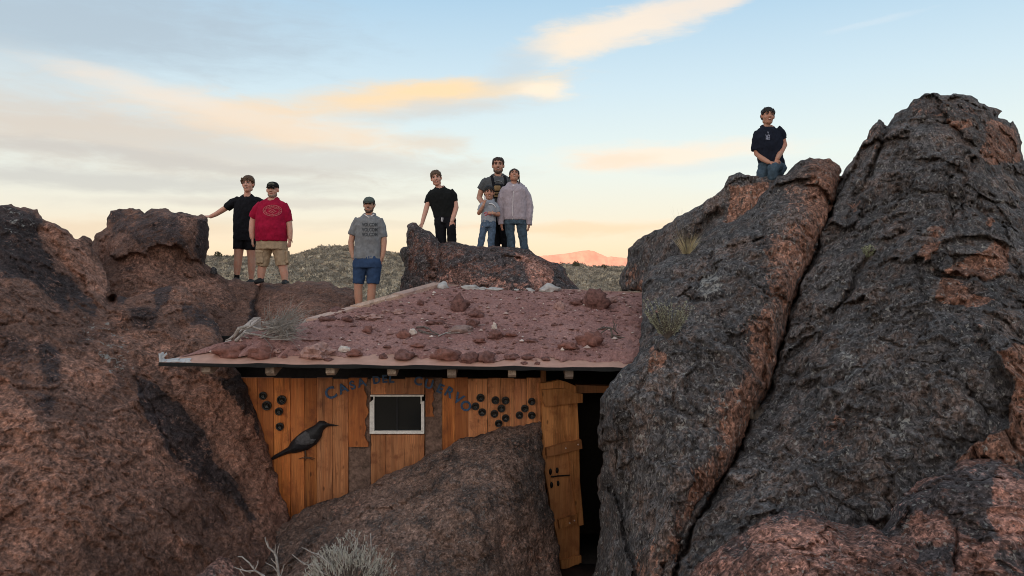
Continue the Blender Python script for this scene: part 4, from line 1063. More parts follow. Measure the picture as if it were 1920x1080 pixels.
# window
wroot = empty('window', PY(744, 813, YW - 0.01)); wroot.parent = cabin; wroot.location = Vector(PY(744, 813, YW - .01)) - cabin.location
WHITE = simple('white_window_paint', (0.80, 0.77, 0.72), 0.6, 0.18, 22, 0.25)
def bar(u0, v0, u1, v1, name, m, y, th, parent, v0b=None):
    mb = MB(); pts = [PY(u0, v0, y), PY(u1, v0 if v0b is None else v0b, y), PY(u1, v1, y), PY(u0, v1, y)]
    mb.prism(pts, (0, th, 0)); return mb.obj(name, m, parent, smooth=False)
bar(693, 755, 701.5, 813.5, 'frame', WHITE, YW - .022, .05, wroot, 748)
bar(789.5, 753, 795.2, 813.5, 'frame', WHITE, YW - .022, .05, wroot)
bar(701.5, 808, 789.5, 813.5, 'frame', WHITE, YW - .024, .05, wroot)
bar(694, 741, 794, 743.5, 'frame', WHITE, YW - .020, .05, wroot)
bar(699.8, 743.5, 702, 757, 'frame', WHITE, YW - .012, .04, wroot)
bar(788.5, 743.5, 790.5, 757, 'frame', WHITE, YW - .012, .04, wroot)
gm, gt, gb = mat('room_shade_glass'); gb.inputs['Base Color'].default_value = (0.012, 0.013, 0.014, 1); gb.inputs['Roughness'].default_value = 0.12; gb.inputs['Specular IOR Level'].default_value = 0.35  # opaque pane, the dark of the room behind is put into its colour
bar(701, 743, 744.5, 808.5, 'pane', gm, YW + .012, .005, wroot); bar(744.5, 743, 790, 808.5, 'pane', gm, YW + .020, .005, wroot)
bar(743.2, 743.5, 746, 808, 'sash_bar', simple('dark_sash', (.02, .02, .022)), YW + .006, .03, wroot)

# inner walls that close the room
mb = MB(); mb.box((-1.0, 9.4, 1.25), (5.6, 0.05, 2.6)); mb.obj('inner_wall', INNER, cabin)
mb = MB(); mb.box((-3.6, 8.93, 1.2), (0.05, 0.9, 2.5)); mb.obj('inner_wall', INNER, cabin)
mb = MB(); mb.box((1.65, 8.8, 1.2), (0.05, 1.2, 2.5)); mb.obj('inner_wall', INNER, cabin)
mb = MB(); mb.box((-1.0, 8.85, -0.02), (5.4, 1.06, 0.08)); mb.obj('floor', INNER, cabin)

mb = MB(); mb.box((0.85, 7.75, -0.01), (1.1, 1.2, 0.10)); mb.obj('dark_door_slab', simple('darkened_door_earth', (.07, .042, .034), .95, .4, 12, .6), cabin)  # slab added over the lit ground, its dark colour stands for doorway shade
# bottle ends set into the boards
BOT = [(493, 742, 7.6), (500, 760.6, 9), (528, 750, 9), (523, 771.6, 7.6), (524.5, 800, 7.6), (901, 746, 7.8), (891.5, 762, 7.4), (904, 773, 7.4), (929, 750.6, 7.6), (948, 751, 7.4), (940, 766, 7.4), (927, 776, 7.4), (948, 784, 7.2), (935, 794, 7.2),
       (997, 753, 7.0), (984, 766, 7.2), (974, 778.6, 7.2), (997, 779, 7.2)]
RIM = simple('dark_glass_rim', (0.020, 0.019, 0.017), 0.25, 0.3, 60, 0, spec=.5)
CORE = simple('bottle_glass', (0.008, 0.007, 0.006), 0.15, 0.3, 60, 0, spec=.5)
PUNT = simple('bottle_punt', (0.055, 0.045, 0.035), 0.3, .3, 60, 0)
def bottle_mesh():
    mb = MB(); seg = 22
    def ring(r, y): return np.array([(r * math.cos(2 * math.pi * k / seg), y, r * math.sin(2 * math.pi * k / seg)) for k in range(seg)])
    mb.rings([ring(1.0, 0.3), ring(1.0, -.12), ring(.93, -.20), ring(.80, -.20), ring(.72, -.10), ring(.70, .25)], 0)
    mb.rings([ring(.70, .26), ring(.70, .05), ring(.5, .10), ring(.30, .14), ring(.28, .3)], 1)
    mb.ball((-.08, .10, -.12), (.16, .07, .16), seg=8, ring=5, mi=2)
    v = mb.verts(); return new_mesh('bottle_end', v, mb.f, [RIM, CORE, PUNT], True, midx=mb.mi)
bm_ = bottle_mesh()
for (u, v, r) in BOT:
    o = link('bottle_end', bm_, cabin, Vector(PY(u, v, YW - .022)) - cabin.location); k = r * YW / F
    o.scale = (k, k, k); o.rotation_euler = (0, random.uniform(0, 6), 0)

# letters
BLUE = simple('blue_letter_paint', (0.050, 0.095, 0.175), 0.7, 0.4, 40, 0.2)
def letter_mesh(ch, size, ext=0.012, off=0.004):
    cu = bpy.data.curves.new('letter', 'FONT'); cu.body = ch; cu.size = size; cu.extrude = ext / 2; cu.offset = off; cu.align_x = 'CENTER'; cu.align_y = 'CENTER'; cu.resolution_u = 3
    ob = bpy.data.objects.new('tmp_letter', cu); COL.objects.link(ob)
    dg = bpy.context.evaluated_depsgraph_get(); me = bpy.data.meshes.new_from_object(ob.evaluated_get(dg))
    bpy.data.objects.remove(ob); bpy.data.curves.remove(cu)
    return me
for ch, u, v, px, rot in [('C', 620, 738, 25, 22), ('A', 643, 729, 21, 24), ('S', 661, 723, 18, 20), ('A', 678, 718, 18, 16), ('D', 706, 713, 16, 8), ('E', 721, 711, 16, 3), ('L', 734, 711, 16, 0),
                          ('C', 784, 715, 18, -8), ('U', 804, 721, 19, -16), ('E', 825, 729, 19, -24), ('R', 842, 736, 21, -30), ('V', 859, 748, 22, -32), ('O', 873, 762, 21, -32)]:
    me = letter_mesh(ch, px * YW / F * 1.25); me.name = 'letter'; me.materials.clear(); me.materials.append(BLUE)
    o = link('letter', me, cabin, Vector(PY(u, v, YW - .022)) - cabin.location)
    o.rotation_euler = (math.pi / 2, 0, 0)
    o.rotation_euler = (Matrix.Rotation(math.radians(-rot), 3, 'Y') @ Matrix.Rotation(math.pi / 2, 3, 'X')).to_euler()

# lintel over the doorway
mb = MB(); mb.prism([PY(1080, 722, YW + .02), PY(1150, 724, YW + .02), PY(1150, 736, YW + .02), PY(1080, 737.5, YW + .02)], (0, .1, 0)); mb.obj('lintel', DOORW, cabin, smooth=False)
mb = MB(); mb.prism([PY(1014, 690, YW + .03), PY(1024, 690, YW + .03), PY(1024, 1100, YW + .03), PY(1014, 1100, YW + .03)], (0, .08, 0)); mb.obj('door_post', DOORW, cabin, smooth=False)

# door, standing ajar
DA, DB = PY(1013, 800, 8.16), PY(1092, 800, 8.36)
dn = np.cross(DB - DA, (0, 0, 1.0)); dn[2] = 0; dn /= np.linalg.norm(dn); dn = dn if dn[1] < 0 else -dn
def DP(u, v, out=0.0):
    r = ray(u, v); q = DA + dn * out
    return CAM + r * (np.dot(q - CAM, dn) / np.dot(r, dn))
droot = empty('door', (0, 0, 0)); droot.parent = cabin; droot.location = Vector(DP(1050, 1090)) - cabin.location
def slab(poly, out, th, name, m, sm=False):
    mb = MB(); mb.prism([DP(u, v, out) for u, v in poly], -dn * th); return mb.obj(name, m, droot, smooth=sm)
slab([(1013.5, 719), (1030, 716.5), (1048, 712.5), (1062, 716), (1080, 724), (1082, 745), (1083.5, 775), (1085, 800), (1086, 826), (1086, 846), (1060, 848), (1021, 852), (1018.5, 838), (1019.5, 820), (1018, 805), (1019, 788), (1017.5, 772), (1018.5, 758), (1015, 745), (1014, 732)], 0.0, .045, 'board', DOORW)
slab([(1015.5, 826), (1021, 825), (1021, 853), (1060, 849), (1086, 847), (1086.5, 900), (1086, 960), (1086.5, 1000), (1086, 1120), (1056, 1120), (1051, 1070), (1049, 1050), (1046.5, 1020), (1043.5, 1000), (1040, 985), (1035, 968), (1032, 950), (1030, 930), (1027, 914), (1023.5, 895), (1021.5, 880), (1018, 860), (1016.5, 842)], 0.008, .045, 'board', DOORW)
slab([(1017, 731), (1060, 728), (1078, 737), (1092.5, 739), (1092.5, 755), (1060, 758), (1023.5, 763), (1019, 752)], 0.045, .05, 'batten', DOORW)
slab([(1025, 841), (1046, 835), (1062, 830), (1076, 829), (1090, 824.5), (1092, 841), (1070, 847), (1048, 852), (1026, 856)], 0.055, .05, 'batten', DOORW)
slab([(1048, 975.5), (1082, 965), (1083, 983), (1066, 986), (1050, 992)], 0.058, .05, 'batten', DOORW)
slab([(1052, 1051), (1070, 1049), (1078, 1044), (1090, 1042), (1090, 1055), (1072, 1062), (1053, 1071)], 0.055, .05, 'batten', DOORW)
slab([(1066, 848), (1086, 843), (1087, 900), (1090, 930), (1094.5, 984), (1085, 986), (1079, 945), (1073, 900)], 0.040, .04, 'brace', DOORW)
IRON = simple('black_iron', (0.012, 0.011, 0.011), 0.5, .3, 60, .2, metallic=.6)
mb = MB(); mb.tube([DP(1034, 894, .025), DP(1046, 892.5, .03), DP(1068, 891, .03)], [.008, .008, .007], 8)
mb.tube([DP(1035, 893, .0), DP(1035, 893.5, .03)], [.009, .009], 8); mb.obj('latch', IRON, droot)
for (u, v, rx, ry) in [(1032, 884.5, 3.2, 6.5), (1044.5, 882, 3.2, 6), (1034, 909.5, 3.2, 6.2), (1046.5, 906.5, 2.9, 5.6)]:
    mb = MB(); mb.ball(DP(u, v, .012), (rx * .0058, .012, ry * .0058), seg=10, ring=6); mb.ball(DP(u, v, .022), (.006, .008, .010), seg=8, ring=5); mb.obj('iron_boss', IRON, droot)
for (u, v) in [(1084, 833.5), (1061, 840.5), (1068, 981), (1077, 976)]:
    mb = MB(); mb.ball(DP(u, v, .057), .010, seg=8, ring=5); mb.obj('bolt', RAFT, droot)

# mortar lumps closing the gap behind the roof
MORT = simple('pale_mortar', (0.46, 0.43, 0.41), 0.95, .25, 14, .6, dist=.02)
def lump(c, r, seed, k=0.35, sub=3, flat=0.0):
    bm = bmesh.new(); bmesh.ops.create_icosphere(bm, subdivisions=sub, radius=1)
    v = np.array([x.co for x in bm.verts]); f = [tuple(x.index for x in g.verts) for g in bm.faces]; bm.free()
    s = seed * 3.17
    f1, f2, rid, off = cells(v * 1.15 + s, seed)
    d = 1 + k * fbm(v * 1.1 + s, 3, seed=seed) + k * 0.9 * ((rid - .5) * 2 * off).sum(1) + k * .22 * fbm(v * 4 + s, 3, seed=seed + 3) + .10 * k * fbm(v * 10 + s, 2, seed=seed + 4)
    v = v * d[:, None]
    if flat: v[:, 2] = np.where(v[:, 2] < -flat, -flat + (v[:, 2] + flat) * .25, v[:, 2])
    return v * np.asarray(r, float) + np.asarray(c, float), f
for i, (u, v, w, h) in enumerate([(831, 538, 20, 18), (882, 540, 34, 11), (925, 542, 30, 8), (968, 544, 12, 7), (991, 547, 22, 13), (1031, 541, 34, 15), (842, 546, 12, 8), (905, 541, 14, 7)]):
    d = 10.42; k = d / F
    vv, ff = lump(P(u, v + 1, d), (w * k * .55, .10, h * k * .6), 200 + i)
    mobj('mortar', vv, ff, MORT, cabin)

# torn plastic sheet at the front left corner
mb = MB(); pl = simple('torn_white_sheet', (.48, .46, .45), .5, .2, 20, .1)
rr = np.random.default_rng(3)
for k in range(9):
    u0 = 299 + k * 6 + rr.uniform(-2, 2); L_ = rr.uniform(10, 26)
    a = P(u0, 676 - rr.uniform(0, 6) - (9 if k < 1 else 0), 7.62 + rr.uniform(0, .1)); b = P(u0 + L_, 673 - rr.uniform(-4, 6) + k * .6, 7.68 + rr.uniform(0, .1)); c = P(u0 + L_ * .8, 679 + rr.uniform(-2, 1), 7.61); d = P(u0 + 1, 680, 7.6)
    mb.prism([a, b, c, d], (0.0, .006, .004))
mb.prism([P(298, 679, 7.59), P(299, 664, 7.62), P(304, 660, 7.66), P(306, 668, 7.66), P(303, 679, 7.6)], (0.01, .01, .0))
mb.prism([P(303, 668, 7.63), P(312, 661, 7.66), P(313, 664, 7.66), P(305, 672, 7.63)], (0, .01, 0))
mb.obj('torn_sheet', pl, cabin, smooth=False)

# crow figure fixed to the boards
crow = empty('crow_figure', PY(570, 862, YW - .02), 'black crow figure with a long tail fixed to the plank wall left of the window', 'crow figure')
CROW = simple('black_crow_paint', (0.014, 0.014, 0.017), .55, .5, 30, .4, spec=.4)
CGREY = simple('grey_wing_paint', (0.075, 0.073, 0.078), .6, .5, 25, .4)
def relief(poly, y, bulge, R, name, m, parent, h=0.8, k=0.0):
    pl = densify(poly, 2, .12); pts, sd, q, t3 = grid_in(pl, h); n = len(pts)
    up_ = bulge * np.sqrt(np.clip(1 - (1 - np.clip(sd / R, 0, 1)) ** 2, 0, 1))
    f = np.array([PY(a, b, y - c - .004) for (a, b), c in zip(pts, up_)]); bk = np.array([PY(a, b, y + .004) for a, b in pts])
    if k: f += k * np.stack([fbm(f * 30, 3, seed=91)] * 3, 1)
    edge = sd < 1e-6
    mobj(name, np.concatenate([f, bk]), [q[:, ::-1], t3[:, ::-1], q + n, t3 + n], m, parent)
    return
BODY = [(597, 790), (591, 796.5), (581.6, 801.6), (566, 810), (555, 819), (546, 828), (540, 838), (531, 844), (515.5, 852.5), (503, 863.2), (505, 865.7), (520.5, 858.6), (533, 853.5), (543, 850), (554, 850), (565, 847), (578, 843), (593, 833), (603, 819), (606, 807), (612, 801.5), (616, 799.5), (625.5, 799), (635.6, 797.8), (625, 795.5), (614, 793.4), (611, 790.5), (606, 788.7), (601, 788.6)]
relief(BODY, YW - .008, .075, 18, 'body', CROW, crow, k=.002)
relief([(566, 813), (573, 808), (580, 812), (585, 822), (592, 824), (588, 831), (578, 834), (566, 836), (556, 834), (553, 826), (558, 819)], YW - .070, .016, 8, 'wing', CGREY, crow, k=.003)
relief([(607, 790.5), (613, 793.6), (617, 795.5), (613, 799), (607, 803), (603, 798)], YW - .035, .010, 5, 'face_patch', CGREY, crow)
mb = MB(); CLEG = simple('brown_leg_paint', (.10, .055, .035), .7, .3, 30, 0)
mb.tube([PY(571, 838, YW - .02), PY(572.5, 848, YW - .02), PY(573.5, 858, YW - .02)], [.016, .009, .008], 7)
for (a, b) in [((573, 858), (560, 860.6)), ((574, 857.5), (590, 859.6)), ((574, 858.5), (588, 862.5)), ((573.5, 858), (572, 864))]:
    mb.tube([PY(*a, YW - .02), PY((a[0] + b[0]) / 2, (a[1] + b[1]) / 2 - .8, YW - .025), PY(*b, YW - .02)], [.007, .006, .003], 6)
mb.obj('leg', CLEG, crow)

# ------------------------------------------------------------------ stones and litter on the roof
SD = simple('dark_red_stone', (0.165, 0.080, 0.068), .95, .5, 26, .9, dist=.02)
SR = simple('red_stone', (0.215, 0.095, 0.075), .95, .4, 26, .8, dist=.02)
SP = simple('pink_stone', (0.36, 0.215, 0.185), .95, .35, 26, .7, dist=.02)
SW = simple('white_stone', (0.60, 0.50, 0.44), .95, .25, 26, .6, dist=.02)
SG = simple('greyish_slab', (0.27, 0.175, 0.15), .95, .35, 26, .7, dist=.02)
MT = {'d': SD, 'r': SR, 'p': SP, 'w': SW, 'g': SG}
def roof_hit(u, v):
    p, n = hit(u, v, ('roof',))
    if p is None:
        r = ray(u, v); nn = np.cross(FR - FL, BL - FL); p = CAM + r * (np.dot(FL - CAM, nn) / np.dot(r, nn))
    return p
STONES = [(632.5, 582, 34, 13, 'd', 'flat dark red slab resting on the tan roof edge board'), (613, 597, 35, 13, 'd', 'flat dark red stone just below the tan edge board'), (652, 596, 22, 13, 'd', 'small red stone right of the flat stones near the edge board'),
  (677, 592, 24, 8, 'p', 'thin pinkish chip beside the flat pale slab'), (703, 593, 31, 12, 'p', 'flat pale pink slab with a white vein left of centre on the roof'), (723, 583, 20, 6, 'p', 'thin pale chip up the roof below the edge board'), (748, 583, 23, 9, 'p', 'pale chip with a dark underside mid roof'),
  (690, 616, 18, 15, 'r', 'upright red stone alone left of the roof centre'), (789, 567, 13, 14, 'd', 'small dark upright stone near the top of the roof'), (864, 564, 38, 35, 'd', 'dark pyramid shaped stone near the back of the roof'),
  (894, 585, 29, 19, 'd', 'dark rounded stone in front of the pyramid stone'), (886, 605, 28, 18, 'd', 'dark lumpy stone below the rounded one mid roof'), (810, 587, 15, 8, 'd', 'small dark chip left of the rounded stone'), (817, 603, 34, 8, 'd', 'long low dark stone half sunk in the dirt'),
  (864, 616, 46, 17, 'g', 'broad flat greyish slab at the roof centre'), (756, 625, 27, 18, 'r', 'red stone touching the small white stone'), (774, 621, 14, 14, 'w', 'small bright white stone beside a red one'), (596, 656, 52, 29, 'p', 'large pinkish slab at the front left edge of the roof'),
  (665, 661, 28, 14, 'r', 'red stone right of the crumbled white stone'), (646, 653, 22, 13, 'w', 'crumbled white and pink stone near the front edge'), (718.5, 667, 17, 11, 'd', 'small dark stone on the front edge left of the window'), (756, 663, 37, 19, 'd', 'dark flat stone at the front edge above the window'),
  (833, 662, 52, 24, 'r', 'large rusty red stone at the front edge right of the window'), (878, 668, 36, 22, 'd', 'left one of two dark lumpy stones on the front edge'), (910, 667, 38, 24, 'd', 'right one of two dark lumpy stones on the front edge'), (784, 646, 30, 9, 'r', 'low reddish stone behind the dark front edge stone'),
  (726, 649, 14, 6, 'd', 'tiny dark stone above the small front edge stone'), (1118, 559, 50, 44, 'd', 'big square dark red block near the back right of the roof'), (1146, 560, 22, 13, 'p', 'pale topped chip right of the big square block'), (1050, 571, 20, 26, 'p', 'crumbling pink and white stone left of the big block'),
  (1083, 565, 28, 13, 'd', 'low dark stone leaning at the left of the big block'), (930, 625, 27, 18, 'd', 'dark stone with a white pebble perched on it'), (927.5, 610, 10, 13, 'w', 'white pebble perched on a dark stone'), (1040, 608, 12, 8, 'd', 'tiny lone dark stone right of the roof centre'),
  (957, 626, 24, 9, 'r', 'low red stone right of the white pebble'), (996, 638, 24, 8, 'd', 'dark sliver stone between the centre and the big right stone'), (899, 637, 28, 9, 'r', 'low red slab below the greyish flat slab'), (1106, 632, 44, 33, 'r', 'big smooth red stone beside the dead roots at right'),
  (1066, 646, 38, 16, 'r', 'long pinkish stone left of the big smooth red stone'), (960, 667, 28, 13, 'd', 'dark stone at the front edge below the white pebble'), (990, 668, 28, 12, 'd', 'dark ridge stone at the front edge near the door'), (982, 680, 13, 6, 'd', 'small chip fallen on the bare roof sheet left of the pair'),
  (1007, 680, 10, 7, 'd', 'small dark chip on the bare roof sheet above the door'), (1002, 674, 9, 6, 'p', 'pale chip just above the dark chip over the door'), (1023, 671, 18, 8, 'd', 'dark low stone at the front edge above the door'), (616, 673, 16, 6, 'd', 'small dark chip on the bare roof sheet at left'),
  (434, 655, 62, 26, 'r', 'long red clod at the front left corner of the roof'), (491, 659, 48, 25, 'r', 'rounded red clod right of the long clod at the front left'), (533, 668, 11, 9, 'r', 'small red pebble on the sheet between clod and pinkish slab'), (519, 657, 14, 8, 'p', 'pale chip beside the rounded red clod')]
for i, (u, v, w, h, k, lab) in enumerate(STONES):
    p = roof_hit(u, v + h * .38); d = np.dot(p - CAM, FW); s = d / F
    rz = h * s * .56
    vv, ff = lump((0, 0, 0), (w * s * .5, w * s * .42, rz), 300 + i * 3, .42 if k != 'p' else .5, 3, .55)
    if 'pyramid' in lab:
        nrm = np.clip(vv[:, 2] / rz, -1, 1.2); f_ = 1 - 0.62 * np.clip(nrm, 0, 1); vv[:, 0] = vv[:, 0] * f_ - .03 * np.clip(nrm, 0, 1); vv[:, 1] *= f_
    cz = p[2] + rz * .28
    if 'perched' in lab and 'pebble perched' in lab and lab.startswith('white'): p = roof_hit(927, 627) ; p[2] += .085; cz = p[2]
    o = mobj('stone', vv + (p[0], p[1], cz), ff, MT[k], None, smooth=k not in 'p'); tag(o, lab, 'stone', 'stones lying on the dirt roof')
# gravel
def build_gravel():
    rg = np.random.default_rng(21); V_, F_, A_ = [], [], []; off = 0
    oc = np.array([(1, 0, 0), (-1, 0, 0), (0, 1, 0), (0, -1, 0), (0, 0, 1), (0, 0, -1)], float)
    of = np.array([(0, 2, 4), (2, 1, 4), (1, 3, 4), (3, 0, 4), (2, 0, 5), (1, 2, 5), (3, 1, 5), (0, 3, 5)])
    bv = dict(HITS)['roof']
    for i in range(3300):
        s, t_ = rg.uniform(.03, .99), rg.uniform(.03, .99); p = roof_pt(s, t_)
        hh = bv.ray_cast(Vector(p + (0, 0, 1)), Vector((0, 0, -1)))
        if hh[0] is None: continue
        r = 0.006 + 0.030 * rg.uniform() ** 4
        v = oc * rg.uniform(.6, 1.3, (6, 1)) * (r * rg.uniform(.8, 1.5), r * rg.uniform(.8, 1.4), r * .7)
        a = rg.uniform(0, 6.28); R = np.array([[math.cos(a), -math.sin(a), 0], [math.sin(a), math.cos(a), 0], [0, 0, 1]])
        V_.append(v @ R.T + np.array(hh[0]) + (0, 0, r * .2)); F_.append(of + off); off += 6; A_.append(np.full(6, rg.uniform()))
    m, t, b = mat('gravel'); c = t.ramp(t.attr('tone'), [(0, (.13, .06, .05, 1)), (.55, (.24, .12, .10, 1)), (.90, (.32, .18, .15, 1)), (.965, (.60, .48, .42, 1))])
    t.set(b.inputs['Base Color'], c); b.inputs['Roughness'].default_value = .95
    o = mobj('gravel', np.concatenate(V_), [np.concatenate(F_)], m, cabin, smooth=False, attrs={'tone': np.concatenate(A_)}); o['kind'] = 'stuff'
build_gravel()

# ------------------------------------------------------------------ plants and dead wood
def branch(mb, p, d, L, r, rg, depth, kids=3, spread=.6, up=.05, wig=.25, seg=5, taper=.55, mi=0, minr=.0012):
    n = 4; pts = [p]; dd = np.array(d, float)
    for i in range(n):
        dd = dd + rg.uniform(-wig, wig, 3) + (0, 0, up); dd /= np.linalg.norm(dd); pts.append(pts[-1] + dd * L / n)
    rad = [max(minr, r * (1 - (1 - taper) * i / n)) for i in range(n + 1)]
    mb.tube(pts, rad, max(3, seg), 'flat', mi)
    if depth <= 0: return
    for k in range(kids):
        i = rg.integers(1, n + 1); nd = dd + rg.uniform(-spread, spread, 3); nd /= np.linalg.norm(nd)
        branch(mb, pts[i], nd, L * rg.uniform(.5, .85), rad[i] * .72, rg, depth - 1, kids, spread, up, wig, max(3, seg - 1), taper, mi, minr)
GREYW = simple('silver_dead_wood', (0.34, 0.30, 0.27), .9, .45, 40, .5)
TWIG = simple('grey_twigs', (0.30, 0.27, 0.24), .95, .4, 30, 0)
DKTW = simple('dark_twigs', (0.13, 0.105, 0.09), .95, .4, 30, 0)

# uprooted dead shrub on the roof's left corner
rg = np.random.default_rng(31)
A0 = roof_hit(442, 640)
shrub = empty('dead_shrub', A0, 'silvery uprooted dead shrub lying on the left corner of the dirt roof', 'dead shrub')
def at(u, v, dd=0.0, ref=A0): return P(u, v, np.dot(ref - CAM, FW) + dd)
mb = MB()
for (pts, r) in [([(437, 636), (448, 616), (465, 611), (490, 618), (520, 613), (545, 608)], [.035, .030, .022, .018, .014, .008]), ([(443, 638), (458, 624), (480, 628), (505, 632), (530, 634)], [.028, .022, .02, .016, .008]),
                 ([(440, 637), (456, 618), (470, 613), (487, 602), (505, 606)], [.03, .02, .012, .008, .004]), ([(500, 628), (510, 616), (514, 600), (520, 592)], [.014, .012, .010, .006]), ([(424, 638), (434, 634), (446, 624)], [.012, .016, .02]), ([(468, 612), (470, 604), (480, 598), (497, 600)], [.01, .008, .006, .003]),
                 ([(455, 630), (470, 636), (476, 640)], [.012, .009, .005])]:
    mb.tube([at(u, v, rg.uniform(-.05, .08)) for u, v in pts], [x * .68 for x in r], 7)
mb.obj('root_stem', GREYW, shrub)
mb = MB()
for i in range(150):
    u = rg.uniform(488, 540); v = rg.uniform(604, 636); d = np.array([rg.uniform(.2, 1), rg.uniform(-.6, .6), rg.uniform(-.15, .9) if u > 500 else rg.uniform(-.1, .5)]); d /= np.linalg.norm(d)
    branch(mb, at(u, v, rg.uniform(-.2, .2)), d, rg.uniform(.12, .26), .0042, rg, 1, 3, .6, .02, .2, 3)
o = mb.obj('twigs', TWIG, shrub, smooth=False); o['kind'] = 'stuff'
# sticks lying mid roof
def sticks(name, label, lst, m, seed):
    mb = MB(); rg = np.random.default_rng(seed)
    for pts, r in lst:
        w = []
        for (u, v) in pts:
            p = roof_hit(u, v); w.append(p + (0, 0, r * 1.1 + rg.uniform(0, .01)))
        mb.tube(w, [r * (1 - .5 * i / len(w)) for i in range(len(w))], 6)
    return tag(mb.obj(name, m, None), label, 'branch')
sticks('dead_branch', 'dark forked stick lying right of the small white stone on the roof', [([(782, 617), (795, 616), (806, 622), (822, 631)], .012), ([(784, 621), (800, 626), (818, 631)], .009), ([(790, 615), (804, 617), (812, 625)], .007), ([(786, 624), (806, 629)], .006)], DKTW, 1)
sticks('dead_branch', 'thin pale twig curving below the flat greyish slab on the roof', [([(822, 632), (836, 626), (852, 623), (882, 627)], .007), ([(838, 627), (862, 626)], .005), ([(842, 636), (852, 637)], .004)], GREYW, 2)
sticks('dead_branch', 'thin curved twig in the dirt right of the lumpy dark stone', [([(887, 615), (896, 611), (910, 611)], .005)], GREYW, 3)
rr_ = MB(); rg = np.random.default_rng(8); B0 = roof_hit(1150, 634)
def at2(u, v, dd=0.0): return at(u, v, dd, B0)
for pts, r in [([(1122, 617), (1138, 614), (1150, 617), (1158, 625)], .011), ([(1143, 614), (1130, 622), (1124, 628)], .009), ([(1145, 615), (1148, 630), (1145, 640)], .012), ([(1150, 616), (1152, 607), (1149, 602)], .008), ([(1153, 618), (1156, 608)], .007), ([(1147, 628), (1160, 632), (1180, 636), (1202, 637)], .011),
               ([(1160, 634), (1178, 642), (1192, 647)], .010), ([(1146, 636), (1134, 642), (1128, 646)], .008), ([(1172, 641), (1186, 644), (1198, 640)], .006), ([(1140, 616), (1132, 612), (1120, 619)], .006)]:
    rr_.tube([at2(u, v, rg.uniform(-.05, .05)) for u, v in pts], [r * (1 - .4 * i / len(pts)) for i in range(len(pts))], 6)
tag(rr_.obj('dead_branch', DKTW, None), 'tangle of dark dead roots between the big smooth red stone and the right rock', 'branch')

# white dry sage in front
rg = np.random.default_rng(41)
S0 = P(652, 1118, 5.75)
bush = empty('dry_bush', S0, 'pale dry sagebrush bush at the bottom centre in front of the sloping boulder', 'dry bush')
PALE = simple('pale_sage_leaves', (0.42, 0.395, 0.34), .9, .35, 30, 0)
mb = MB()
for i in range(13):
    a = rg.uniform(-1.15, 1.15); d = np.array([math.sin(a), rg.uniform(-.6, .4), math.cos(a) * rg.uniform(.5, 1)]); d /= np.linalg.norm(d)
    branch(mb, S0 + rg.uniform(-.03, .03, 3), d, rg.uniform(.17, .26), .012, rg, 2, 3, .55, .06, .22, 5)
mb.obj('stems', DKTW, bush)
mb = MB()
for i in range(620):
    a = rg.uniform(-1.45, 1.45); ph = rg.uniform(-.9, .9); rad = rg.uniform(.55, 1.0) * (1 + .38 * perlin(np.array([[a * 2.4, ph * 2.4, .5]]), 5)[0])
    c = S0 + np.array([math.sin(a) * .31, ph * .24, math.cos(a) * .45 * math.cos(ph * .8)]) * rad + rg.uniform(-.03, .03, 3)
    d = np.array([math.sin(a) * .5 + rg.uniform(-.35, .35), rg.uniform(-.4, .3), 1.0]); d /= np.linalg.norm(d)
    L = rg.uniform(.03, .075); e = np.cross(d, rg.uniform(-1, 1, 3)); e /= np.linalg.norm(e)
    mb.tube([c, c + d * L * .5 + e * L * .08, c + d * L + e * L * .25], [.0022, .003, .0012], 3, 'flat')
    for k in range(3):
        q = c + d * L * rg.uniform(.3, 1); e2 = (d * .6 + rg.uniform(-.7, .7, 3)); e2 /= np.linalg.norm(e2); mb.tube([q, q + e2 * .018], [.0024, .001], 3, 'flat')
o = mb.obj('leaves', PALE, bush, smooth=False); o['kind'] = 'stuff'
mb = MB()
for pts in [[(648, 1095), (645, 1070), (643, 1045), (640, 1036)], [(632, 1085), (618, 1056), (600, 1046), (572, 1028)], [(622, 1060), (598, 1040), (580, 1034), (566, 1026)], [(606, 1048), (612, 1033), (636, 1033)], [(690, 1060), (696, 1030), (695, 1000)], [(660, 1060), (668, 1010), (652, 995)], [(596, 1060), (570, 1058), (548, 1040)], [(640, 1090), (600, 1072), (560, 1050)]]:
    mb.tube([at(u, v, rg.uniform(-.15, .05), S0) for u, v in pts], [.006 - .0012 * i for i in range(len(pts))], 5)
mb.obj('bare_twigs', GREYW, bush)
# bare silver branches
def px_branch(label, lst, ref, seed):
    mb = MB(); rg = np.random.default_rng(seed)
    for pts, r0 in lst:
        mb.tube([at(u, v, rg.uniform(-.02, .02), ref) for u, v in pts], [max(.0018, .78 * r0 * (1 - .75 * i / (len(pts) - 1))) for i in range(len(pts))], 6)
    return tag(mb.obj('bare_branch', GREYW, None), label, 'branch')
R1 = P(520, 1100, 5.6)
px_branch('bare silver twig forking upward at the bottom edge left of the dry bush', [([(530, 1110), (522, 1075), (518, 1045), (514, 1036), (503, 1026), (498, 1014), (497, 1008)], .016), ([(514, 1036), (517, 1026), (516, 1020)], .005), ([(518, 1048), (521, 1030), (524, 1019)], .006), ([(520, 1060), (510, 1050), (508, 1046)], .006), ([(503, 1025), (502, 1014)], .004),
           ([(522, 1075), (512, 1062), (498, 1055)], .007), ([(525, 1085), (530, 1068), (533, 1058)], .006), ([(516, 1041), (517, 1030)], .004)], R1, 1)
R2_ = P(500, 1110, 5.45)
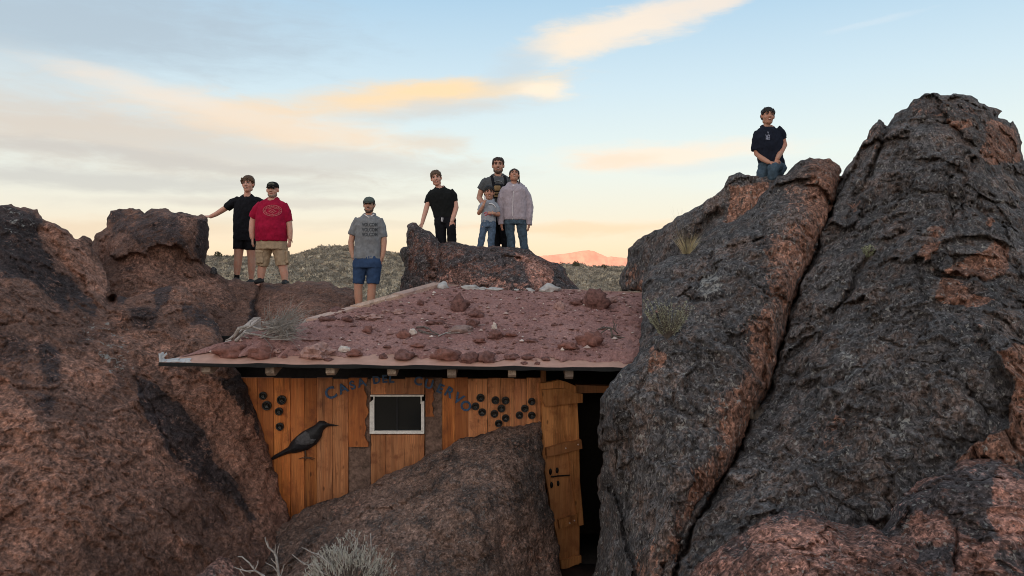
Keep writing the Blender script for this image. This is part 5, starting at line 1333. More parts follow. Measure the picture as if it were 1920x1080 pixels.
px_branch('bare silver twig reaching left at the bottom edge beside the pink topped stone', [([(520, 1120), (495, 1080), (478, 1070), (468, 1056), (454, 1044), (446, 1044)], .014), ([(478, 1070), (462, 1071), (445, 1066), (437, 1062)], .008), ([(478, 1068), (484, 1056), (482, 1052)], .006), ([(484, 1057), (484, 1050)], .003), ([(470, 1074), (456, 1068), (450, 1061)], .006), ([(448, 1066), (458, 1080)], .005), ([(476, 1066), (476, 1060)], .004)], R2_, 2)

# grass tuft, sage and small plants on the right rocks
def blades(root_, n, L, lean, r, mat_, name, rg, base=.05, curve=.35, up=1.0):
    V_, F_ = [], []; 
    for i in range(n):
        a = rg.uniform(0, 2 * math.pi); b = root_ + np.array([math.cos(a), math.sin(a), 0]) * base * rg.uniform(0, 1)
        d = np.array([math.cos(a) * lean * rg.uniform(.1, 1) + rg.uniform(-.1, .1), math.sin(a) * lean * rg.uniform(.1, 1), up]); d /= np.linalg.norm(d)
        l = L * rg.uniform(.55, 1.1); s = np.cross(d, (math.sin(a + 1), math.cos(a + 1), .2)); s /= np.linalg.norm(s)
        k = len(V_)
        for j in range(5):
            t_ = j / 4; p = b + d * l * t_ + np.array([math.cos(a), math.sin(a), -.5]) * curve * l * t_ ** 2 * rg.uniform(.3, .8); w = r * (1 - t_) + r * .12
            V_ += [p - s * w, p + s * w]
        F_ += [(k + 2 * j, k + 2 * j + 1, k + 2 * j + 3, k + 2 * j + 2) for j in range(4)]
    return V_, F_
STRAW = simple('straw_grass', (0.50, 0.41, 0.24), .8, .3, 20, 0); DRYG = simple('dry_seed_stalks', (0.26, 0.19, 0.12), .9, .3, 20, 0)
rg = np.random.default_rng(51)
g0, _ = hit(1288, 476); g0 = g0 if g0 is not None else P(1288, 476, 9.3)
g0 = g0 - FW * .03
gt_ = empty('grass_tuft', g0, 'straw coloured bunch of grass in the gap between the dark right-hand rocks', 'grass')
V_, F_ = blades(g0, 150, .27, .62, .0026, STRAW, 'b', rg, .06, .25); mobj('blades', V_, F_, STRAW, gt_, smooth=False)
g1 = g0 + np.array([-.02, .05, 0]); V_, F_ = blades(g1, 40, .56, .26, .0016, DRYG, 'b', rg, .06, .12); mobj('seed_stalks', V_, F_, DRYG, gt_, smooth=False)
SAGEL = simple('green_grey_sage', (0.37, 0.37, 0.265), .9, .35, 30, 0); SAGEP = simple('pale_green_leaves', (0.36, 0.38, 0.25), .9, .3, 30, 0)
def feathery(u, v, lst, label, name, m, n, L, spread, seed, leafr=.003):
    rg = np.random.default_rng(seed); p, _ = hit(u, v); p = (p if p is not None else P(u, v, 8)) - FW * .02
    root_ = empty(name, p, label, 'plant'); mb = MB(); ml = MB()
    for i in range(n):
        a = rg.uniform(-spread, spread); d = np.array([math.sin(a), rg.uniform(-.75, -.05), math.cos(a)]); d /= np.linalg.norm(d); l = L * rg.uniform(.6, 1.05)
        cv = np.array([-.05, 0, .35]) * l; pts = [p + d * l * t_ + cv * t_ ** 2 for t_ in (0, .35, .7, 1)]
        mb.tube(pts, [.004, .0032, .0024, .001], 4, 'flat')
        for k in range(26):
            t_ = rg.uniform(.3, 1); q = p + d * l * t_ + cv * t_ ** 2; e = d * .9 + rg.uniform(-.75, .75, 3); e /= np.linalg.norm(e)
            s = np.cross(e, rg.uniform(-1, 1, 3)); s /= np.linalg.norm(s); h = rg.uniform(.016, .034)
            ml.add([q, q + e * h * .5 + s * leafr, q + e * h, q + e * h * .5 - s * leafr], [(0, 1, 2, 3)])
    mb.obj('stems', DKTW, root_, smooth=False); o = ml.obj('leaves', m, root_, smooth=False); o['kind'] = 'stuff'
feathery(1250, 636, None, 'feathery grey-green sage plant clinging to the dark slab beside the roof', 'sage_plant', SAGEL, 85, .33, .95, 61, .0036)
feathery(1625, 488, None, 'tiny pale green plant rooted in a crack of the tall dark crag', 'small_plant', SAGEP, 22, .12, .7, 62, .004)
rg = np.random.default_rng(71); p, _ = hit(1412, 785); p = (p if p is not None else P(1412, 785, 6.9)) - FW * .02
V_, F_ = blades(p, 60, .17, .9, .0018, DRYG, 'b', rg, .03, .1); V_ = np.array(V_); V_[:, 1] -= (V_[:, 2] - p[2]) * .5
tag(mobj('dry_grass', V_, F_, simple('dull_dry_grass', (.20, .16, .125), .9, .3, 20, 0), None, smooth=False), 'wispy dry grass sprouting in the crevice between the two dark slabs', 'grass')

# ------------------------------------------------------------------ people
def remeshed(v, f, voxel, smooth=2, noise=0.0, nscale=18.0, seed=0, deci=None):
    me = bpy.data.meshes.new('tmp'); me.from_pydata(np.asarray(v).tolist(), [], f); me.update()
    bm = bmesh.new(); bm.from_mesh(me); bmesh.ops.recalc_face_normals(bm, faces=bm.faces[:]); bm.to_mesh(me); bm.free()
    ob = bpy.data.objects.new('tmp', me); COL.objects.link(ob)
    md = ob.modifiers.new('r', 'REMESH'); md.mode = 'VOXEL'; md.voxel_size = voxel
    if smooth:
        sm = ob.modifiers.new('s', 'SMOOTH'); sm.factor = .5; sm.iterations = smooth
    dg = bpy.context.evaluated_depsgraph_get(); out = bpy.data.meshes.new_from_object(ob.evaluated_get(dg))
    bpy.data.objects.remove(ob); bpy.data.meshes.remove(me)
    n = len(out.vertices); co = np.empty(n * 3, np.float32); out.vertices.foreach_get('co', co); co = co.reshape(-1, 3).astype(float)
    if noise:
        no = np.empty(n * 3, np.float32); out.vertices.foreach_get('normal', no); no = no.reshape(-1, 3)
        co = co + no * (noise * fbm(co * np.array([nscale, nscale, nscale * .6]), 4, .55, seed=seed))[:, None]
    q = [tuple(p.vertices) for p in out.polygons]; bpy.data.meshes.remove(out)
    q4 = np.array([x for x in q if len(x) == 4], int).reshape(-1, 4); q3 = np.array([x for x in q if len(x) == 3], int).reshape(-1, 3)
    return co, [a for a in (q4, q3) if len(a)]

def cloth(name, c, var=.2, rough=.9, scale=14):
    return simple(name, c, rough, var, scale, .25, dist=.006, spec=.15)
def skin_mat(name, c):
    m, t, b = mat(name)
    pos = t.n('ShaderNodeNewGeometry').outputs['Position']
    n1 = t.noise(pos, 14, 4, .6); n2 = t.noise(pos, 90, 3)
    cc = t.mix(t.mr(n1, .35, .7), (*c, 1), (c[0] * 1.04, c[1] * .84, c[2] * .80, 1)); cc = t.mix(1.0, cc, t.mr(n2, .3, .7, .92, 1.08, False), 'MULTIPLY')
    t.set(b.inputs['Base Color'], cc); b.inputs['Roughness'].default_value = .55; b.inputs['Specular IOR Level'].default_value = .35
    return m
FAIR = skin_mat('fair_skin', (.60, .345, .255)); TAN = skin_mat('tan_skin', (.49, .275, .19)); OLIVE = skin_mat('olive_skin', (.46, .25, .17))
WHITE_EYE = simple('eye_white', (.55, .52, .50), .4, 0, 10, 0); IRIS = simple('dark_iris', (.02, .014, .01), .2, 0, 10, 0); LIP = simple('lips', (.33, .12, .10), .5, .1, 20, 0); TEETH = simple('teeth', (.70, .66, .58), .35, 0, 10, 0)
SOLE = simple('shoe_black', (.016, .016, .017), .7, .3, 40, .2)

def hand(mb, w, d, nrm, L, thumb=1, curl=.35, spread=.10, wr=.0):
    """w wrist, d pointing direction, nrm out of the back of the hand, L hand length; four fingers and a thumb"""
    d = np.asarray(d, float); d /= np.linalg.norm(d); n = np.asarray(nrm, float); n = n - d * np.dot(n, d); n /= np.linalg.norm(n); s = np.cross(d, n) * thumb
    pc = w + d * L * .26
    mb.ball(pc, (L * .30, L * .225, L * .095), np.stack([d, s, n]), 14, 9)
    for i, (o, l) in enumerate([(.155, .40), (.055, .45), (-.045, .43), (-.14, .34)]):
        b = w + d * L * .46 + s * L * o; dr = d + s * o * spread * 6; dr /= np.linalg.norm(dr); pts = [b]; cu = 0
        for k in (.42, .32, .26):
            pts.append(pts[-1] + (dr * math.cos(cu) - n * math.sin(cu)) * L * l * k * 1.2); cu += curl
        mb.tube(pts, [L * .058, L * .054, L * .050, L * .040], 8)
    b = w + d * L * .12 + s * L * .16; t1 = b + (d * .55 + s * .75 - n * .15) * L * .22; t2 = t1 + (d * .9 + s * .25 - n * .3) * L * .20
    mb.tube([w + d * L * .06 + s * L * .05, b, t1, t2], [L * .075, L * .072, L * .062, L * .046], 8)

def head_axes(yaw, pitch, roll):
    M = Matrix.Rotation(math.radians(roll), 3, 'Y') @ Matrix.Rotation(math.radians(yaw), 3, 'Z') @ Matrix.Rotation(math.radians(pitch), 3, 'X')
    # local x = image right, y = towards camera, z = up
    B = np.stack([RT, -FW, UP])
    return np.array(M).T @ B

class Person:
    def __init__(s, name, label, D, skin, base):
        s.D = D; s.k = D / F; s.skin = skin; s.root = empty('person', P(base[0], base[1], D), label, 'person'); s.body = MB(); s.parts = []
    def p(s, u, v, dy=0.0): return P(u, v, s.D + dy * s.k)
    def px(s, mb, pts, rad, seg=12, cap='round', asp=None, ref=None, mi=0):
        mb.tube([s.p(*q) for q in pts], [r * s.k for r in rad], seg, cap, mi, asp, ref)
    def ring(s, v, uL, uR, asp, dy=0.0, k=1.0, seg=28, ex=2.5):
        c = s.p((uL + uR) / 2, v, dy); rx = (uR - uL) / 2 * s.k * k; ry = rx * asp; out = []
        for i in range(seg):
            a = 2 * math.pi * i / seg; ca, sa = math.cos(a), math.sin(a)
            out.append(c + RT * rx * abs(ca) ** (2 / ex) * np.sign(ca) + FW * ry * abs(sa) ** (2 / ex) * np.sign(sa))
        return np.array(out)
    def torso(s, mb, rings, k=1.0):
        r0 = rings[0]; c = (r0[1] + r0[2]) / 2; w = (r0[2] - r0[1]) * .36; pre = []
        if r0[3] == .7:
            q = rings[2]; W_ = q[2] - q[1]
            for (v_, w_, as_, dy_, drop) in ((r0[0] - 5.5, w, .95, 2, .13), (r0[0] - 2.5, w * 1.6, .74, 1, .10)):
                g = s.ring(v_, c - w_, c + w_, as_, dy_, k); fr = (g - s.p(c, v_, dy_)) @ FW / (w_ * as_ * s.k * k)
                g = g + UP * (np.minimum(fr, 0.15) * drop * W_ * s.k)[:, None]; pre.append(g)
            for sx, e in ((-1, q[1]), (1, q[2])):
                if k > .85: s.px(mb, [(c + sx * w * .8, r0[0] - .5, 1), (e - sx * W_ * .13, q[0] + W_ * .005, 0)], [W_ * .085 * k, W_ * .150 * k], 12)
        mb.rings(pre + [s.ring(*r, k=k) if len(r) < 5 else s.ring(*r[:4], dy=r[4], k=k) for r in rings])
    def part(s, name, mb, m, voxel=.0085, smooth=2, noise=0.0, nscale=18, seed=0):
        v, f = remeshed(mb.verts(), mb.f, voxel, smooth, noise, nscale, seed)
        o = mobj(name, v, f, m, s.root); 
        return o, BVHTree.FromPolygons(v.tolist(), [tuple(x) for a in f for x in a.tolist()])
    def head(s, u, v, hh, yaw=0, pitch=0, roll=0, hairc=None, style='short', beard=None, wide=1.0, smile=1.0):
        s.hc = s.p(u, v + .4); s.hs = hh * s.k * 1.09; s.ax = head_axes(yaw, pitch, roll); s.wide = wide
        b = s.body
        H = lambda x, y, z: s.hc + (np.array([x * wide, y, z]) * s.hs) @ s.ax
        s.H = H; A = s.ax; h = s.hs; W = np.array([wide, 1, 1])
        b.ball(H(0, -.07, .13), np.array((.315, .375, .345)) * h * W, A, 20, 14)
        b.ball(H(0, .05, -.08), np.array((.275, .29, .35)) * h * W, A, 18, 12)
        b.ball(H(0, .13, -.33), np.array((.175, .17, .155)) * h * W, A, 14, 9)
        for sx in (-1, 1):
            b.ball(H(sx * .15, .20, -.10), np.array((.115, .11, .12)) * h, A, 12, 8)
            b.ball(H(sx * .165, -.02, -.28), np.array((.10, .17, .12)) * h, A, 12, 8)
            b.ball(H(sx * .325, -.03, .0), np.array((.045, .085, .125)) * h, A, 10, 8)
            b.ball(H(sx * .13, .275, .125), np.array((.11, .06, .035)) * h, A, 10, 6)
        b.tube([H(0, .325, .08), H(0, .38, -.05), H(0, .405, -.095)], [.035 * h, .048 * h, .058 * h], 10)
        for sx in (-1, 1): b.ball(H(sx * .055, .35, -.105), np.array((.045, .05, .035)) * h, A, 8, 6)
        b.ball(H(0, .275, -.235), np.array((.13, .06, .075)) * h, A, 12, 8)
        # features
        for sx in (-1, 1):
            mb = MB(); mb.ball(H(sx * .128, .302, .042), np.array((.066, .036, .030)) * h, A, 10, 6, 0); mb.ball(H(sx * .128, .330, .043), np.array((.040, .018, .030)) * h, A, 8, 6, 1)
            mb.tube([H(sx * .060, .318, .060), H(sx * .128, .335, .074), H(sx * .195, .298, .055)], [.010 * h, .013 * h, .008 * h], 6, mi=1)
            mb.obj('eye', [WHITE_EYE, IRIS], s.root)
            if hairc:
                mb = MB(); mb.tube([H(sx * .055, .335, .128), H(sx * .13, .345, .152), H(sx * .21, .285, .125)], [.020 * h, .027 * h, .014 * h], 6); mb.obj('eyebrow', hairc, s.root)
        mb = MB(); w = .115
        mb.tube([H(-w, .285, -.205), H(-w * .55, .328, -.232), H(0, .345, -.24), H(w * .55, .328, -.232), H(w, .285, -.205)], [.010 * h, .026 * h, .030 * h, .026 * h, .010 * h], 8, mi=0)
        if smile: mb.tube([H(-w * .72, .322, -.218), H(0, .368, -.236), H(w * .72, .322, -.218)], [.008 * h, .016 * h * smile, .008 * h], 8, mi=1)
        mb.obj('mouth', [LIP, TEETH], s.root)
        if beard:
            mb = MB(); mb.ball(H(0, .12, -.36), np.array((.195, .19, .145)) * h * W, A, 14, 9)
            for sx in (-1, 1): mb.ball(H(sx * .175, .02, -.24), np.array((.105, .17, .16)) * h, A, 12, 8)
            mb.tube([H(-.12, .27, -.20), H(0, .335, -.165), H(.12, .27, -.20)], [.03 * h, .034 * h, .03 * h], 8)
            s.part('beard', mb, beard, .0075, 1, .006, 60)
        if style and hairc: s.hair(style, hairc)
    def hair(s, style, m):
        H, h, A, W = s.H, s.hs, s.ax, np.array([s.wide, 1, 1]); mb = MB()
        if style in ('short', 'crop', 'tousled', 'boy', 'mop'):
            up = {'short': .0, 'crop': -.02, 'tousled': .05, 'boy': .02, 'mop': .05}[style]
            if style in ('short', 'crop'): mb.ball(H(0, -.10, .29), np.array((.335, .385, .225)) * h * W, A, 20, 14)
            else: mb.ball(H(0, -.08, .24 + up * .6), np.array((.345, .40, .275 + up * .5)) * h * W, A, 20, 14)
            mb.ball(H(0, -.19, .08), np.array((.34, .285, .33)) * h * W, A, 18, 12)
            for sx in (-1, 1):
                mb.ball(H(sx * .285, .0, .18), np.array((.065, .20, .16)) * h, A, 12, 8)
                mb.ball(H(sx * .300, .07, .10), np.array((.035, .06, .10)) * h, A, 10, 7)
            if style == 'boy':
                for x in (-.2, -.1, 0, .1, .2): mb.ball(H(x, .225 - abs(x) * .35, .325), np.array((.09, .075, .10)) * h, A, 10, 7)
            if style == 'mop':
                for x in (-.24, -.15, -.05, .05, .15, .23): mb.ball(H(x, .235 - abs(x) * .35, .27 - .03 * math.cos(x * 40)), np.array((.085, .085, .13)) * h, A, 10, 7)
            if style == 'tousled':
                rg = np.random.default_rng(4)
                for i in range(16):
                    a = rg.uniform(-1, 1); c0 = H(a * .30, .12 + .12 * (1 - abs(a)), .34 - .10 * abs(a)); c1 = c0 + (np.array([a * .10 + rg.uniform(-.09, .09), .09, rg.uniform(-.14, .10)]) * h) @ A
                    mb.tube([c0, (c0 + c1) / 2 + UP * .02 * h, c1], [.075 * h, .06 * h, .02 * h], 8)
                for sx in (-1, 1):
                    mb.tube([H(sx * .27, .12, .30), H(sx * .35, .10, .20), H(sx * .36, .06, .06)], [.10 * h, .08 * h, .03 * h], 8)
            s.part('hair', mb, m, .0075, 1, .010, 38, 3)
        elif style == 'back':
            mb.ball(H(0, -.10, .20), np.array((.335, .39, .30)) * h * W, A, 20, 14)
            mb.ball(H(0, -.20, .05), np.array((.34, .30, .36)) * h * W, A, 18, 12)
            for sx in (-1, 1):
                mb.ball(H(sx * .28, -.02, .14), np.array((.075, .20, .20)) * h, A, 12, 8)
            mb.tube([H(.05, -.42, .02), H(.12, -.44, -.3), H(.30, -.30, -.55), H(.34, -.20, -.80)], [.15 * h, .16 * h, .13 * h, .05 * h], 10)
            mb.tube([H(.28, -.05, .05), H(.33, -.05, -.25), H(.34, -.06, -.55), H(.30, -.06, -.72)], [.06 * h, .06 * h, .05 * h, .02 * h], 8)
            mb.tube([H(-.29, -.08, .05), H(-.35, -.08, -.25), H(-.37, -.10, -.48)], [.05 * h, .045 * h, .015 * h], 8)
            s.part('hair', mb, m, .0075, 1, .007, 40, 3)
    def cap(s, m, brim_m=None, front=None):
        H, h, A, W = s.H, s.hs, s.ax, np.array([s.wide, 1, 1]); mb = MB(); seg = 24; R_ = []
        for z, r in ((.16, 1.0), (.24, 1.0), (.34, .96), (.43, .84), (.50, .62), (.535, .32)):
            R_.append(np.array([H(math.cos(2 * math.pi * k / seg) * .35 * r, -.06 + math.sin(2 * math.pi * k / seg) * .41 * r, z) for k in range(seg)]))
        mb.rings(R_); mb.ball(H(0, -.06, .54), .03 * h, A, 8, 5)
        mb.obj('cap', m, s.root)
        mb = MB(); pts = []
        for k in range(15):
            a = math.pi * k / 14; pts.append((math.cos(a) * .30, .24 + math.sin(a) * .34, .20 - .10 * math.sin(a) - .07 * math.cos(a) ** 2))
        mb.prism([H(*q) for q in pts], -UP * .03 * h); mb.obj('cap_brim', brim_m or m, s.root, smooth=False)
        if front is not None:
            mb = MB(); mb.ball(H(0, .285, .33), np.array((.20, .055, .10)) * h, A, 14, 8); mb.obj('cap_front', front, s.root)
    def arm(s, pts, rad, hdir, hn, L=None, thumb=1, curl=.35, spread=.1):
        rad = list(rad); rad[0] *= .6; rad[1] *= .92; q0 = pts[0]; pts = [(q0[0] + (3 if pts[1][0] < q0[0] else -3), q0[1] + 3) + tuple(q0[2:])] + list(pts[1:])
        s.px(s.body, pts, rad, 12)
        w = s.p(*pts[-1]); hand(s.body, w, hdir, hn, (L or 20) * s.k, thumb, curl, spread)
    def leg(s, pts, rad, foot=True, L=30):
        s.px(s.body, pts, rad, 14)
        a = s.p(*pts[-1])
        if foot: s.body.tube([a + FW * 3 * s.k - UP * 4 * s.k, a - FW * 8 * s.k - UP * 6 * s.k, a - FW * 18 * s.k - UP * 8 * s.k], [4.5 * s.k, 4.2 * s.k, 3.2 * s.k], 10)
    def shoe(s, u, v, m, L=26, dx=0.0, h=5.0):
        mb = MB(); a = s.p(u, v); k = s.k
        mb.tube([a + FW * 6 * k + UP * 1.5 * k, a - FW * 4 * k + UP * 2 * k, a - FW * (L * .5) * k + RT * dx * .5 * k, a - FW * (L * .8) * k + RT * dx * k - UP * 1 * k], [h * k, h * 1.05 * k, h * .95 * k, h * .75 * k], 12)
        mb.tube([a + UP * 1 * k, a + UP * 6 * k], [h * .95 * k, h * .8 * k], 12, 'flat')
        s.part('shoe', mb, m, .009, 1)
    def finish(s):
        v, f = remeshed(s.body.verts(), s.body.f, .0062, 2)
        mobj('body', v, f, s.skin, s.root)
def on(bv, per, u, v, out=.004):
    r = Vector(ray(u, v)).normalized(); h = bv.ray_cast(Vector(CAM), r)
    p = np.array(h[0]) if h[0] is not None else per.p(u, v, -6)
    return p - FW * out
def print_text(per, bv, lines, m, name='shirt_print', xs=1.0):
    for body, u, v, px, rot in lines:
        me = letter_mesh(body, px * per.k * 1.42, .0006, 0.002); me.materials.clear(); me.materials.append(m); me.name = name
        # finer mesh so that it follows the cloth
        bm = bmesh.new(); bm.from_mesh(me); bmesh.ops.subdivide_edges(bm, edges=bm.edges[:], cuts=1); bm.to_mesh(me); bm.free()
        c = per.p(u, v); o = link(name, me, per.root, Vector(c) - per.root.location)
        for x in me.vertices:
            w = c + RT * x.co.x * xs + UP * x.co.y
            r = Vector(w - CAM).normalized(); h = bv.ray_cast(Vector(CAM), r)
            q = (np.array(h[0]) if h[0] is not None else w - FW * 5 * per.k) - FW * (.004 + x.co.z)
            x.co = Vector(q - c)
        me.update()
def ribbon(per, bv, pts, w, name, m, out=.006):
    mb = MB(); W_ = [on(bv, per, u, v, out) for u, v in pts]; mb.tube(W_, [w * per.k] * len(W_), 8, 'round', asp=.45, ref=RT); mb.obj(name, m, per.root)

BROWNH = simple('brown_hair', (.10, .058, .035), .6, .5, 60, .5); SANDH = simple('sandy_brown_hair', (.105, .066, .042), .6, .5, 60, .5); BLACKH = simple('black_hair', (.014, .011, .010), .5, .4, 60, .5); DKBR = simple('dark_brown_hair', (.035, .022, .016), .6, .4, 60, .5); GREYB = simple('grey_stubble', (.28, .20, .16), .8, .3, 60, .3); STUB = simple('dark_stubble', (.11, .068, .052), .8, .3, 60, .3)
BLK = cloth('black_cloth', (.010, .010, .013)); BLK2 = cloth('black_tee_cloth', (.011, .012, .012)); NAVY = cloth('navy_tee_cloth', (.012, .015, .026)); REDT = cloth('red_tee_cloth', (.33, .008, .038)); GREY = cloth('grey_tee_cloth', (.20, .205, .215)); DGREY = cloth('charcoal_tee_cloth', (.085, .088, .092)); LGREY = cloth('light_grey_tee_cloth', (.30, .32, .36))
KHAKI = cloth('khaki_cloth', (.40, .29, .19)); BLUES = cloth('blue_shorts_cloth', (.035, .065, .135)); JEAN = cloth('blue_denim', (.085, .125, .185), .35, .9, 25); DJEAN = cloth('dark_denim', (.055, .085, .115), .35, .9, 25); LILAC = cloth('lilac_fleece', (.38, .325, .36), .15, .95); WHT = cloth('white_cloth', (.68, .64, .64)); SOCK = cloth('grey_sock', (.09, .09, .095)); BKSOCK = cloth('black_sock', (.012, .012, .013))
GCAP = cloth('grey_green_cap', (.095, .115, .105)); BCAP = cloth('black_cap', (.014, .014, .014)); CAMO = cloth('cap_panel', (.10, .105, .085)); PRINTR = simple('pale_red_print', (.55, .16, .16), .8, .2, 60, 0); PRINTB = simple('dark_print', (.055, .06, .066), .8, .2, 60, 0); TANP = cloth('tan_pouch', (.26, .17, .085)); PINK = simple('pink_print', (.55, .16, .20), .8, .2, 60, 0)

# --- young man in black, leaning on the knob
A = Person('person', 'young man in black tee and black shorts leaning one hand on the flat-topped rock', 11.85, FAIR, (457, 530))
A.head(465, 345.5, 29, 2, 2, -2, BROWNH, 'tousled')
A.px(A.body, [(464.5, 354, 1), (463, 371, 2)], [5.6, 6.2])
SH = [(369, 454, 474, .7), (372, 446, 482, .55), (377, 442, 487, .55), (384, 440, 488, .56), (396, 438.5, 487, .58), (412, 438, 484, .58), (428, 438, 482, .60), (437, 438.5, 482, .6)]
A.torso(A.body, SH, .86); A.body.rings([A.ring(430, 442, 479, .6), A.ring(450, 442, 480, .6)])
m_ = MB(); A.torso(m_, SH); A.px(m_, [(449, 376), (436, 381), (424.5, 390)], [9, 8.6, 7.6], cap='flat'); A.px(m_, [(478, 377), (489, 381, 6), (497, 386, 12)], [9, 8.5, 8], cap='flat')
A.part('tee_shirt', m_, BLK, noise=.010, seed=1)
A.arm([(447, 377), (430, 386), (417, 394), (405, 401.5), (395, 406)], [7, 6, 5.4, 4.6, 3.7], (-1, .05, .05), (-.1, -.35, 1), 19, -1, .22, .16)
A.arm([(482, 377), (496, 384, 12), (510, 392, 20), (522, 386, 19), (530, 381, 14)], [7, 6, 5.2, 4.6, 3.8], (.45, -.8, -.1), (.3, .3, 1), 18, 1, .6, .08)
m_ = MB()
m_.rings([A.ring(430, 438.5, 482, .6), A.ring(446, 437.5, 482, .6), A.ring(452, 438, 482, .6)]); A.px(m_, [(449, 446), (448.5, 456), (448, 467)], [11.5, 11.3, 10.9], 18, 'flat'); A.px(m_, [(470, 446), (470.5, 456), (471, 468.5)], [11.5, 11.2, 10.6], 18, 'flat')
A.part('shorts', m_, BLK, noise=.009, seed=2)
A.leg([(450, 446), (448, 466), (447, 483), (445.5, 496, 1), (444, 519, 2)], [10, 9, 7.4, 7.4, 4.2]); A.leg([(470, 446), (471, 468), (471.5, 485), (472, 498, 1), (471, 524, 2)], [10, 8.8, 7.0, 7.2, 4.2])
m_ = MB(); A.px(m_, [(444.2, 514, 2), (444, 522, 2)], [5.0, 5.0], 12, 'flat'); A.part('sock', m_, BKSOCK)
A.shoe(444, 527, SOLE); A.shoe(471, 530, SOLE); A.finish()

# --- older man in red
B = Person('person', 'older man in red tee with oval print, dark cap and khaki cargo shorts', 11.34, FAIR, (511, 533))
B.head(511, 356.5, 28, -2, 4, 0, SANDH, None, GREYB, 1.06); B.cap(BCAP, BCAP, CAMO)
B.px(B.body, [(511, 366, 1), (510, 380, 2)], [7, 8])
SH = [(375.5, 499, 522, .7), (378.5, 490, 530, .6), (384, 485, 535, .62), (394, 482, 537, .66), (410, 480.5, 538, .72, -1), (428, 480, 538.5, .78, -2), (442, 480.5, 538, .76, -2), (452.5, 481, 537.5, .72, -1)]
B.torso(B.body, SH, .86)
m_ = MB(); B.torso(m_, SH); B.px(m_, [(492, 385), (482, 395), (474, 409)], [10.5, 10.3, 9.2], cap='flat'); B.px(m_, [(529, 385), (536, 397), (541, 416)], [10.5, 10, 8.6], cap='flat')
o_, bv = B.part('tee_shirt', m_, REDT, noise=.012, nscale=12, seed=3)
B.arm([(487, 386), (478, 402), (474, 417), (472.5, 432, -2), (473, 445, -3)], [8, 7.4, 6.6, 6, 4.6], (.08, -.1, -1), (-.8, -.6, .0), 19, 1, .28); B.arm([(533, 386), (539, 402), (541.5, 418), (543.5, 433, -2), (544, 447, -3)], [8, 7.2, 6.4, 5.6, 4.4], (-.1, -.1, -1), (.8, -.6, 0), 18, -1, .28)
m_ = MB(); m_.rings([B.ring(447, 483, 535, .7), B.ring(458, 481, 538, .68), B.ring(468, 481, 539, .66)]); B.px(m_, [(497, 462), (494, 478), (491, 499)], [15, 13.2, 11.4], 18, 'flat'); B.px(m_, [(523, 462), (527, 478), (530, 498)], [15, 13.4, 11.8], 18, 'flat')
o_, bv2 = B.part('cargo_shorts', m_, KHAKI, noise=.010, nscale=13, seed=4)
m_ = MB(); m_.box(B.p(486.5, 482, -12), (14 * B.k, 5 * B.k, 24 * B.k), bev=.012); m_.box(B.p(486.5, 471.5, -13), (15 * B.k, 5.5 * B.k, 5 * B.k), bev=.008); B.part('cargo_pocket', m_, KHAKI, noise=.010, seed=6)
m_ = MB(); m_.box(B.p(539, 482, -3), (6 * B.k, 12 * B.k, 24 * B.k), bev=.012); B.part('cargo_pocket', m_, KHAKI, noise=.010, seed=7)
B.leg([(497, 462), (493, 488), (491.5, 502), (490, 511, 1), (488.5, 527, 2)], [12, 10, 8.0, 7.6, 5]); B.leg([(523, 462), (529, 488), (531, 503), (533, 513, 1), (535, 530, 2)], [12, 10, 8.0, 7.6, 5])
for (u, v) in ((489, 518), (534, 519)):
    m_ = MB(); B.px(m_, [(u + .5, v, 2), (u, v + 9, 2)], [6, 5.8], 12, 'flat'); B.part('sock', m_, SOCK)
B.shoe(488.5, 528, SOLE, 24, -2, 5); B.shoe(535, 531, SOLE, 24, 3, 5)
# oval emblem on the chest
def oval(per, bv, cu, cv, ru, rv, r, name, m):
    mb = MB(); pts = [on(bv, per, cu + ru * math.cos(2 * math.pi * k / 40), cv + rv * math.sin(2 * math.pi * k / 40), .004) for k in range(41)]
    mb.tube(pts, [r * per.k] * 41, 6, 'flat'); mb.obj(name, m, per.root)
oval(B, bv, 511, 395, 17.5, 10.3, .55, 'shirt_print', PRINTR); oval(B, bv, 511, 395, 12.8, 7.2, .45, 'shirt_print', PRINTR)
for k in range(26):
    a = 2 * math.pi * k / 26; mb = MB(); c = on(bv, B, 511 + 15.2 * math.cos(a), 395 + 8.8 * math.sin(a), .004); mb.ball(c, (.8 * B.k, .002, .8 * B.k), seg=6, ring=4)
    if k % 7: mb.obj('shirt_print', PRINTR, B.root)
for pts in ([(503, 392), (508, 391), (511, 394), (515, 391), (520, 392)], [(504, 396), (511, 400), (518, 396)], [(506, 394), (511, 397), (516, 394)], [(507, 389.5), (515, 389.5)]):
    ribbon(B, bv, pts, .6, 'shirt_print', PRINTR, .004)
B.finish()

